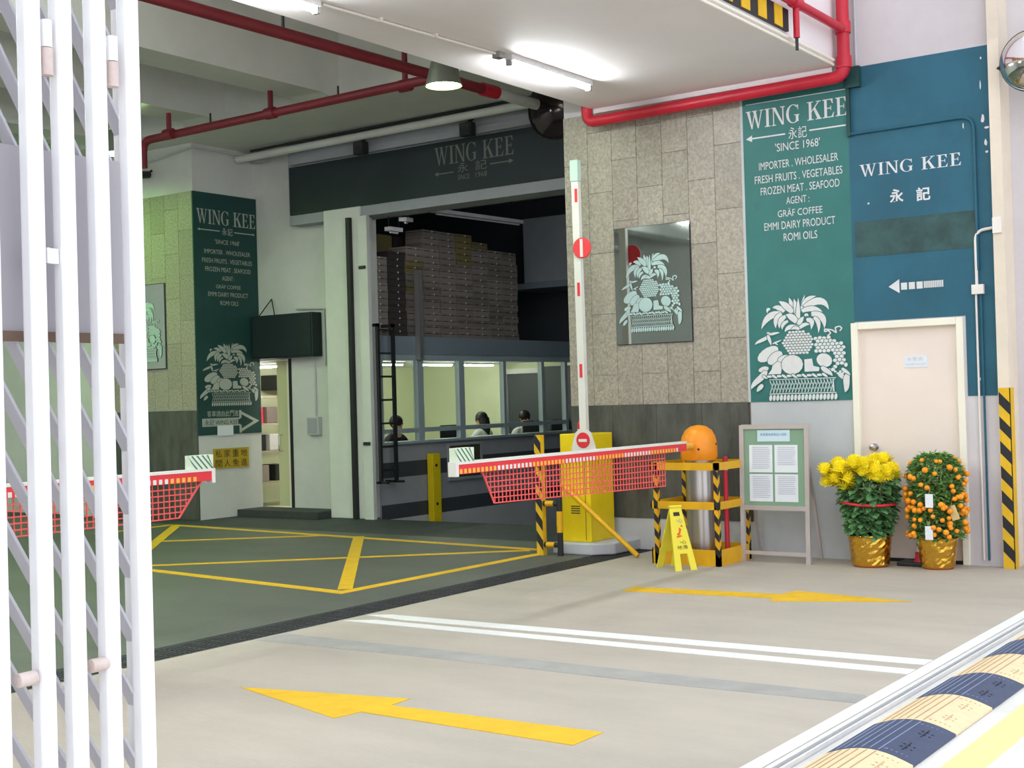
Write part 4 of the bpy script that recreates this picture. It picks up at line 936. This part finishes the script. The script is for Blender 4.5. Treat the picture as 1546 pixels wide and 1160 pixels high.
barrier(2.75, 6.98, 6.18, 6.9, 'barrier arm with red net reaching out behind the white gate bars', (1.0, 6.10, 5.90, 3.1, .77, .77, 6.9))
# guard frame
gf = thing('barrier_guard', 'yellow and black steel guard frame around the orange-domed barrier', 'guard', (10.6, 5.55, 0))
X0, X1, Y0, Y1 = 10.35, 10.98, 5.2, 5.86
MB().box(X0, X1, Y0, Y0+.012, 0, .14).box(X0, X1, Y1-.012, Y1, 0, .14).box(X0, X0+.012, Y0, Y1, 0, .14).box(X1-.012, X1, Y0, Y1, 0, .14).build('base_skirt', 'yellow', gf)
def chevron_post(x, y, inward):
    p = MB().box(x-.022, x+.022, y-.004, y+.004, .0, .9).box(x-.004, x+.004, y-.022, y+.022, .0, .9) if 0 else MB().box(x-.02, x+.02, y-.02, y+.02, 0, .9)
    po = p.build('post', 'yellow', gf)
    b = MB()
    for k in range(6):
        z = .07+k*.135
        b.add([(x-.0215, y+.02, z+.05), (x-.0215, y-.02, z), (x-.0215, y-.02, z+.065), (x-.0215, y+.02, z+.115)], [(0, 1, 2, 3)])
        b.add([(x-.02, y-.0215, z), (x+.02, y-.0215, z+.05), (x+.02, y-.0215, z+.115), (x-.02, y-.0215, z+.065)], [(0, 1, 2, 3)])
    b.build('black_chevrons', 'black', po)
for x, y in ((X0+.02, Y0+.02), (X0+.02, Y1-.05), (X1-.02, Y0+.02), (X1-.02, Y1-.02)): chevron_post(x, y, 1)
for z in (.86, .52):
    for a in ((X0, X0+.012, Y0, Y1), (X1-.012, X1, Y0, Y1), (X0, X1, Y0, Y0+.012), (X0, X1, Y1-.012, Y1)): MB().box(a[0], a[1], a[2], a[3], z-.033, z+.033).build('rail', 'yellow', gf)
t = thing('reflective_band', 'red and white reflective sleeve behind the orange-domed barrier column', 'sleeve', (10.82, 5.38, 0)); MB().tube([(10.87, 5.38, 0), (10.87, 5.38, .92)], .022, 10).build('tube', 'cone_red', t, smooth=True); MB().tube([(10.87, 5.38, .8), (10.87, 5.38, .86)], .0235, 10).build('white_band', 'paint_white', t)

# yellow cabinet with raised arm
kb = thing('barrier_cabinet', 'yellow barrier cabinet on a concrete plinth with raised white arm', 'barrier', (10.95, 6.88, 0))
MB().prism([(10.62,7.1,0),(10.62,6.66,0),(10.78,6.5,0),(11.3,6.5,0),(11.3,7.1,0)], (0,0,.11)).build('plinth', 'grey_plaster', kb, bevel=.015)
MB().box(10.72, 11.15, 6.72, 7.05, .11, 1.14).build('cabinet', 'cab_yellow', kb, bevel=.008)
v = MB()
for k in range(4): v.box(10.716, 10.721, 6.84, 6.94, .38+k*.022, .389+k*.022)
v.build('vent', 'dark_metal', kb); MB().box(10.717, 10.721, 6.775, 6.779, .13, 1.12).build('door_seam', 'dark_metal', kb)
arm = MB().bar((10.80, 6.815, 1.0), (10.80, 6.835, 3.66), .05, .075, (0, 1, 0)).build('raised_arm', 'arm_white', kb)
for z in (1.74, 2.52, 3.42): MB().box(10.772, 10.7745, 6.805, 6.835, z-.065, z+.065).build('red_stripe', 'arm_red', arm)
MB().box(10.765, 10.83, 6.79, 6.875, 3.56, 3.76).build('arm_cap', M('cap_pale', (190, 214, 200), .6), arm)
dsc = MB().lathe((10.765, 6.76, 2.91), [(.01, -.012), (.095, -.012), (.1, -.008), (.1, 0)], 28, axis='X').build('no_entry_disc', 'arm_red', kb); dsc['label'] = 'round red no-entry disc on the raised arm'
MB().box(10.746, 10.752, 6.745, 6.775, 2.825, 2.995).build('white_bar', 'arm_white', dsc)
pl = MB().prism([(10.70, y, z) for y, z in ((6.90,.97),(6.90,1.02),(6.86,1.15),(6.82,1.18),(6.72,1.18),(6.68,1.15),(6.635,1.02),(6.635,.97))], (.006,0,0)).build('no_entry_plate', 'arm_white', kb)
ds2 = MB().lathe((10.70, 6.77, 1.08), [(.01, -.008), (.072, -.008), (.075, -.004), (.075, 0)], 24, axis='X').build('red_disc', 'arm_red', pl); MB().box(10.688, 10.692, 6.725, 6.815, 1.065, 1.092).build('white_bar', 'arm_white', pl)
MB().tube([(10.95, 6.95, 1.14), (10.95, 6.95, 1.18)], .035, 12).build('beacon_base', 'arm_white', kb, smooth=True); MB().lathe((10.95, 6.95, 1.18), [(.035, 0), (.036, .05), (.02, .075), (.005, .08)], 16).build('beacon', 'red_lens', kb, smooth=True)
tag(MB().tube([(10.66, 7.0, .66), (10.63, 6.17, .02)], .024, 10).build('brace_pole', 'yellow', smooth=True), 'slanted yellow pole leaning from the yellow cabinet to the ground', 'pole')
# striped angle post and hoop rail
ap = thing('striped_post', 'black and yellow diagonal striped post left of the yellow cabinet', 'post', (10.5, 7.14, 0))
MB().box(10.47, 10.53, 7.105, 7.18, 0, 1.14).build('post', 'line_yellow', ap)
for k in range(6):
    z = .04+k*.185
    flat('black_stripe', [[(0, .5), (1, 0), (1, .5), (0, 1)]], 'black', ap, ('X', 10.47), (7.18, 7.105, z, z+.20), d=.001)
hr = thing('hoop_rail', 'low black and yellow pipe rail between striped post and cabinet', 'rail', (10.5, 6.95, 0))
MB().tube([(10.5, 6.93, 0), (10.5, 6.93, .56)], .028, 10).build('upright', 'black', hr, smooth=True); MB().tube([(10.5, 6.93, .22), (10.5, 6.93, .42)], .030, 10).build('yellow_band', 'yellow', hr, smooth=True)
for z in (.10, .49): MB().tube([(10.5, 7.12, z), (10.5, 6.93, z)], .026, 10).build('cross_pipe', 'black', hr, smooth=True); MB().tube([(10.5, 7.08, z), (10.5, 6.99, z)], .028, 10).build('yellow_band', 'yellow', hr, smooth=True)

# wet floor sign
ws = thing('wet_floor_sign', 'yellow folding wet-floor sign beside the guard frame', 'sign', (10.13, 5.50, 0), R(58))
ym = M('sign_yellow', (232, 216, 60), .5)
def leaf_panel(sgn):
    b = MB(); T = Vector((sgn*.0, 0, .53)); B = Vector((sgn*.17, 0, 0)); ax = (B-T); nrm = Vector((1, 0, 0))*sgn
    def P(u, s): return T+ax*s+Vector((0, u, 0))
    th_ = Vector((-.012*sgn, 0, 0))
    out = [(.055, 0), (.105, 1), (.045, 1), (.035, .74), (-.035, .74), (-.045, 1), (-.105, 1), (-.055, 0)]
    for poly in ([(.055, 0), (.0925, .74), (-.0925, .74), (-.055, 0)], [(.0925, .74), (.105, 1), (.045, 1), (.035, .74)], [(-.035, .74), (-.045, 1), (-.105, 1), (-.0925, .74)]):
        b.prism([P(u, s) for u, s in poly], th_)
    o = b.build('panel', ym, ws, local=True)
    if sgn < 0:
        for polys, m in (([rc(-.03, .09, .03, .15)], 'ink_dark'),
                         ([[(.0,.33),(.02,.36),(.0,.44),(-.025,.46),(-.03,.43),(-.01,.41)], [(.028,.29),(.04,.31),(.028,.33),(.016,.31)], [(.02,.47),(-.03,.49),(-.04,.47),(.0,.45)]], 'ink_red')):
            mb = MB()
            for q in polys: mb.add([P(-u if 0 else -u, s)+Vector((-.002, 0, .0005)) for u, s in q], [tuple(range(len(q)))])
            mb.build('printed_symbol' if m == 'ink_red' else 'handle_slot', m, o, local=True)
        for s_, body, m, s0, s1, hw in ((0, '小心', 'ink_blue', .19, .26, .045), (0, '小心', 'ink_dark', .53, .59, .045), (0, '地滑', 'ink_dark', .61, .67, .05)):
            for i, ch in enumerate(body):
                tt = text(ch, m, o, ('X', 0), (hw-i*hw*1.06, hw-i*hw*1.06-hw*.94, 0, 1), d=0)
                for vv in tt.data.vertices:
                    wv = vv.co + wpos(o); vv.co = P(wv.y, s1+(s0-s1)*wv.z)+Vector((-.002, 0, .0005))
    return o
leaf_panel(-1); leaf_panel(1)
MB().tube([(0, -.06, .53), (0, .06, .53)], .011, 10).build('hinge', ym, ws, local=True, smooth=True)

# notice board
nb = thing('notice_board', 'stainless easel notice board with four white papers on green felt', 'notice board', (10.8, 4.89, 0))
def slant(z): return 10.80 + (z-0)*.03
for y in (5.19, 4.58): MB().bar((slant(0), y, 0), (slant(1.2), y, 1.2), .04, .03, (1, 0, 0)).build('leg', 'frame_steel', nb)
for z in (1.185, .475): MB().bar((slant(z), 5.19, z), (slant(z), 4.58, z), .03, .04).build('frame_rail', 'frame_steel', nb)
MB().bar((slant(.08), 5.19, .08), (slant(.08), 4.58, .08), .02, .03).build('lower_rail', 'frame_steel', nb)
for y in (5.17, 4.60): MB().bar((slant(1.1)+.02, y, 1.1), (11.13, y, .01), .025, .025, (0, 1, 0)).build('rear_strut', 'frame_steel', nb)
bp_ = MB(); bp_.add([(slant(z)+dx, y, z) for dx in (0, .012) for y, z in ((5.17,.49),(4.60,.49),(4.60,1.17),(5.17,1.17))], [(0,1,2,3),(7,6,5,4),(0,4,5,1),(1,5,6,2),(2,6,7,3),(3,7,4,0)])
felt = bp_.build('felt_board', 'board_green', nb)
def sheet(y0, y1, z0, z1, m, lab):
    o = MB().prism([(slant(z)-.004, y, z) for y, z in ((y0, z0), (y1, z0), (y1, z1), (y0, z1))], (.003, 0, 0)).build('paper_sheet', m, nb); o['label'] = lab
    return o
k_ = 0
for (y0, y1) in ((5.12, 4.90), (4.88, 4.665)):
    for (z0, z1) in ((.53, .77), (.785, 1.025)):
        o = sheet(y0, y1, z0, z1, 'paper', 'white printed notice sheet'); b = MB()
        for i in range(12):
            z = z1-.025-i*.0165
            if z < z0+.02 or (y0 < 5 and i > 9): continue
            b.add([(slant(zz)-.0055, y, zz) for y, zz in ((y0-.03, z), (y1+.02+random.uniform(0, .03), z), (y1+.02, z+.007), (y0-.03, z+.007))], [(0, 1, 2, 3)])
        b.build('printed_lines', 'ink', o)
hd = sheet(5.04, 4.735, 1.055, 1.155, 'paper_blue', 'pale blue heading sheet')
text('私家重地貨車出入須知', 'ink_blue', hd, ('X', slant(1.1)-.004), (5.01, 4.765, 1.105, 1.13), d=.003, bold=0, label='small blue heading characters')

# ================================================================== PLANTS
def pot(parent, x, y, r0, r1, h):
    prof = [(r0*.95, .0), (r0, .012)] + [(r0+(r1-r0)*k/9, .012+(h-.03)*k/9) for k in range(1, 10)] + [(r1*1.05, h-.006), (r1*1.03, h), (r1*.95, h-.008), (r1*.9, h-.04)]
    MB().lathe((x, y, .012), prof, 34, jitter=.028).build('gold_foil_wrap', 'gold', parent)
    MB().lathe((x, y, 0), [(r0*.9, 0), (r0*.96, .02), (r0*.9, .03)], 24).build('pot_base', 'terracotta', parent, smooth=True)
    MB().lathe((x, y, h-.06), [(r1*.9, 0), (r1*.9, .03)], 24).build('soil', 'soil', parent)
def leafquad(b, c, d, l, wd, rg, lobed=False):
    d = d.normalized(); s = d.cross(Vector((0, 0, 1)));
    if s.length < .1: s = Vector((1, 0, 0))
    s.normalize(); up = s.cross(d); s = (s+up*rg.uniform(-.5, .5)).normalized()
    a = c; e = c+d*l+Vector((0, 0, -l*.18)); m1 = c+d*l*.35; m2 = c+d*l*.7+Vector((0, 0, -l*.05))
    b.add([a, m1+s*wd*.5, m2+s*wd*(.42 if lobed else .34), e, m2-s*wd*(.42 if lobed else .34), m1-s*wd*.5, (m1+m2)/2-up*wd*.12], [(0, 1, 6), (1, 2, 6), (2, 3, 6), (3, 4, 6), (4, 5, 6), (5, 0, 6)])
rg = random.Random(11)
cxm, cym = 10.90, 4.07
cp = thing('potted_chrysanthemum', 'yellow chrysanthemum in a gold foil pot before the cream door', 'potted plant', (cxm, cym, 0))
pot(cp, cxm, cym, .155, .178, .255)
st = MB()
stems = []
for k in range(22):
    a = rg.uniform(0, 2*PI); r = math.sqrt(rg.random())
    b0 = Vector((cxm+.11*r*math.cos(a), cym+.11*r*math.sin(a), .22)); b1 = Vector((cxm+.26*r*math.cos(a), cym+.27*r*math.sin(a), rg.uniform(.70, .82)))
    stems.append((b0, b1)); st.tube([b0, (b0+b1)/2+Vector((.01*math.cos(a), .01*math.sin(a), .03)), b1], .004, 5)
st.build('stems', M('stem_green', (98, 112, 64), .7), cp, kind='stuff')
lf = MB()
for k in range(900):
    z = rg.uniform(.27, .78); a = rg.uniform(0, 2*PI); f_ = (z-.25)/.55
    r = (.15+.10*f_)*math.sqrt(rg.uniform(.25, 1.05))
    c = Vector((cxm+r*math.cos(a), cym+r*math.sin(a), z)); d = Vector((math.cos(a+rg.uniform(-.9, .9)), math.sin(a+rg.uniform(-.9, .9)), rg.uniform(-.6, .25)))
    leafquad(lf, c, d, rg.uniform(.055, .095), rg.uniform(.045, .07), rg, True)
lf.build('foliage', 'leaf', cp, kind='stuff')
bl = MB()
for ly in range(6):
    el = R(-15+ly*20); nn = [16, 16, 14, 12, 8, 5][ly]
    for k in range(nn):
        a = 2*PI*k/nn+ly*.4; d = Vector((math.cos(a)*math.cos(el), math.sin(a)*math.cos(el), math.sin(el)))
        s = Vector((-math.sin(a), math.cos(a), 0)); L_ = .052*(1-.06*ly)*rg.uniform(.9, 1.1)
        e = d*L_+Vector((0, 0, .006)); m1 = d*L_*.6
        bl.add([d*.006, m1+s*.0065, e+s*.003, e-s*.003, m1-s*.0065], [(0, 1, 2, 3, 4)])
bl.sphere((0, 0, .004), .022, 8, 6)
bme = bl.mesh('bloom', 'petal')
bpos = []
for (yy, zz, n_) in ((4.38, .80, 3), (4.30, .84, 3), (4.20, .86, 3), (4.10, .84, 3), (4.0, .87, 4), (3.92, .86, 3), (3.86, .82, 2), (4.25, .75, 3), (4.33, .72, 1), (4.12, .76, 2), (4.0, .78, 3), (3.9, .77, 2), (4.18, .70, 1), (4.24, .68, 1)):
    for i in range(n_+1): bpos.append((cxm+rg.uniform(-.27, .16)*(1-.3*(i == 0))-.03, yy+rg.uniform(-.03, .03), zz+rg.uniform(-.02, .03)))
for p in bpos:
    o = bpy.data.objects.new('bloom', bme); COL.objects.link(o); o.parent = cp; o.location = Vector(p)-cp.location
    o.rotation_euler = (rg.uniform(-.4, .4), rg.uniform(-.7, .2), rg.uniform(0, 6)); s = rg.uniform(1.35, 1.75); o.scale = (s, s, s)
MB().tube([(cxm+.24*math.cos(R(a)), cym+.235*math.sin(R(a)), .545+.02*math.sin(R(a*1+40))) for a in range(120, 305, 12)], .011, 8).build('red_ribbon', M('ribbon_red', (214, 44, 52), .5), cp, smooth=True)
cxk, cyk = 10.97, 3.525
kp = thing('potted_kumquat', 'kumquat tree with orange fruit and paper tags in a gold foil pot', 'potted plant', (cxk, cyk, 0))
pot(kp, cxk, cyk, .135, .165, .25)
tr = MB()
for k in range(6):
    a = k*PI/3; tr.tube([(cxk+.03*math.cos(a), cyk+.03*math.sin(a), .2), (cxk+.10*math.cos(a), cyk+.10*math.sin(a), .55), (cxk+.09*math.cos(a), cyk+.09*math.sin(a), .85)], .006, 6)
tr.build('branches', M('bark', (92, 76, 54), .8), kp)
def kr(z): return .205 if z < .78 else .205*math.sqrt(max(.02, 1-((z-.78)/.17)**2))
lf = MB()
for k in range(3600):
    z = rg.uniform(.25, .94); a = rg.uniform(0, 2*PI); r = kr(z)*math.sqrt(rg.uniform(.35, .95))
    c = Vector((cxk+r*math.cos(a), cyk+r*math.sin(a), z)); d = Vector((math.cos(a+rg.uniform(-1.2, 1.2)), math.sin(a+rg.uniform(-1.2, 1.2)), rg.uniform(-.4, .9)))
    leafquad(lf, c, d, rg.uniform(.045, .07), rg.uniform(.022, .032), rg)
lf.build('foliage', 'leaf2', kp, kind='stuff')
fm = MB().sphere((0, 0, 0), .021, 12, 8, 0, (1, 1, .95)).mesh('kumquat', 'kumquat', True)
for k in range(150):
    z = rg.uniform(.27, .90)
    if .78 < z and rg.random() < .5: z -= .3
    a = rg.uniform(0, 2*PI); r = kr(z)*rg.uniform(1.08, 1.22)
    o = bpy.data.objects.new('kumquat', fm); COL.objects.link(o); o.parent = kp; o.location = Vector((cxk+r*math.cos(a), cyk+r*math.sin(a), z))-kp.location
    s = rg.uniform(.85, 1.25); o.scale = (s, s, s)
def paper_tag(y, z, x, h, m, lab, rot=0):
    o = MB().bar((x, y+rot, z), (x, y-rot, z-h), .005, .062, (0, 1, 0)).build('paper_tag', m, kp); o['label'] = lab
    MB().bar((x, y+rot, z), (x+.03, y+rot, z+.05), .002, .002).build('string', 'kraft', o)
paper_tag(3.50, .63, cxk-.255, .11, 'paper', 'white paper tag'); paper_tag(3.51, .37, cxk-.25, .11, 'paper', 'white paper tag'); paper_tag(3.335, .53, cxk-.16, .11, 'kraft', 'tan paper tag', .02)
# small cone behind the kumquat
tc = thing('traffic_cone', 'short red traffic cone on a dark base behind the kumquat pot', 'cone', (11.1, 3.66, 0))
MB().box(10.98, 11.2, 3.58, 3.88, .0, .035).build('base', 'dark_metal', tc, bevel=.01); MB().lathe((11.09, 3.68, .035), [(.085, 0), (.075, .02), (.05, .21), (.04, .22)], 20).build('cone', 'cone_red', tc, smooth=True)
MB().lathe((11.09, 3.68, .12), [(.0685, 0), (.063, .05)], 20).build('white_band', 'paint_white', tc, smooth=True)

# ================================================================== FOLDING GATE (near left)
gt = thing('folding_gate', 'white steel folding gate stacked at the left edge', 'gate', (1.65, 2.27, .02))
rights = [1.449, 1.530, 1.611, 1.686, 1.768, 1.853]
rights = [1.445, 1.511, 1.611, 1.684, 1.767, 1.852]
for i, xr in enumerate(rights): MB().box(xr-.036, xr, 2.25, 2.286, .02, 3.1).build('upright_bar', 'white_steel', gt, bevel=.007)
for k in range(26):
    z = 3.35-k*.137
    MB().bar((1.40, 2.345, z), (1.885, 2.345, z-.87), .006, .036, (0, 1, 0)).build('lattice_bar', 'gate_flat', gt)
for xb in (1.40, 1.88): MB().box(xb-.012, xb+.012, 2.325, 2.365, .02, 3.1).build('rear_stile', 'white_steel', gt)
MB().box(1.42, 1.87, 2.325, 2.335, 1.66, 2.03).build('backing_plate', M('plate_grey', (176, 172, 178), .5), gt); MB().box(1.42, 1.87, 2.318, 2.336, 1.64, 1.66).build('plate_edge', 'panel_brown', gt)
for x, z0, z1 in ((1.629, 2.165, 2.275), (1.788, 2.17, 2.275)):
    h = MB().tube([(x, 2.262, z0), (x, 2.262, (z0+z1)/2-.001)], .0125, 14).build('hinge_barrel', 'rust', gt, smooth=True); MB().tube([(x, 2.262, (z0+z1)/2+.001), (x, 2.262, z1)], .0115, 14).build('hinge_pin_cap', 'white_steel', h, smooth=True)
for z in (1.792,): MB().box(1.615, 1.646, 2.262, 2.27, z, z+.03).box(1.615, 1.621, 2.255, 2.28, z, z+.03).build('latch_bracket', 'white_steel', gt)
for x, z in ((1.548, .985), (1.715, .983)): MB().tube([(x-.018, 2.262, z), (x+.020, 2.262, z)], .014, 14).build('bolt_head', 'rust', gt, smooth=True)
for z in (.02, 3.06): MB().box(1.38, 1.9, 2.25, 2.365, z, z+.04).build('carrier_rail', 'white_steel', gt)
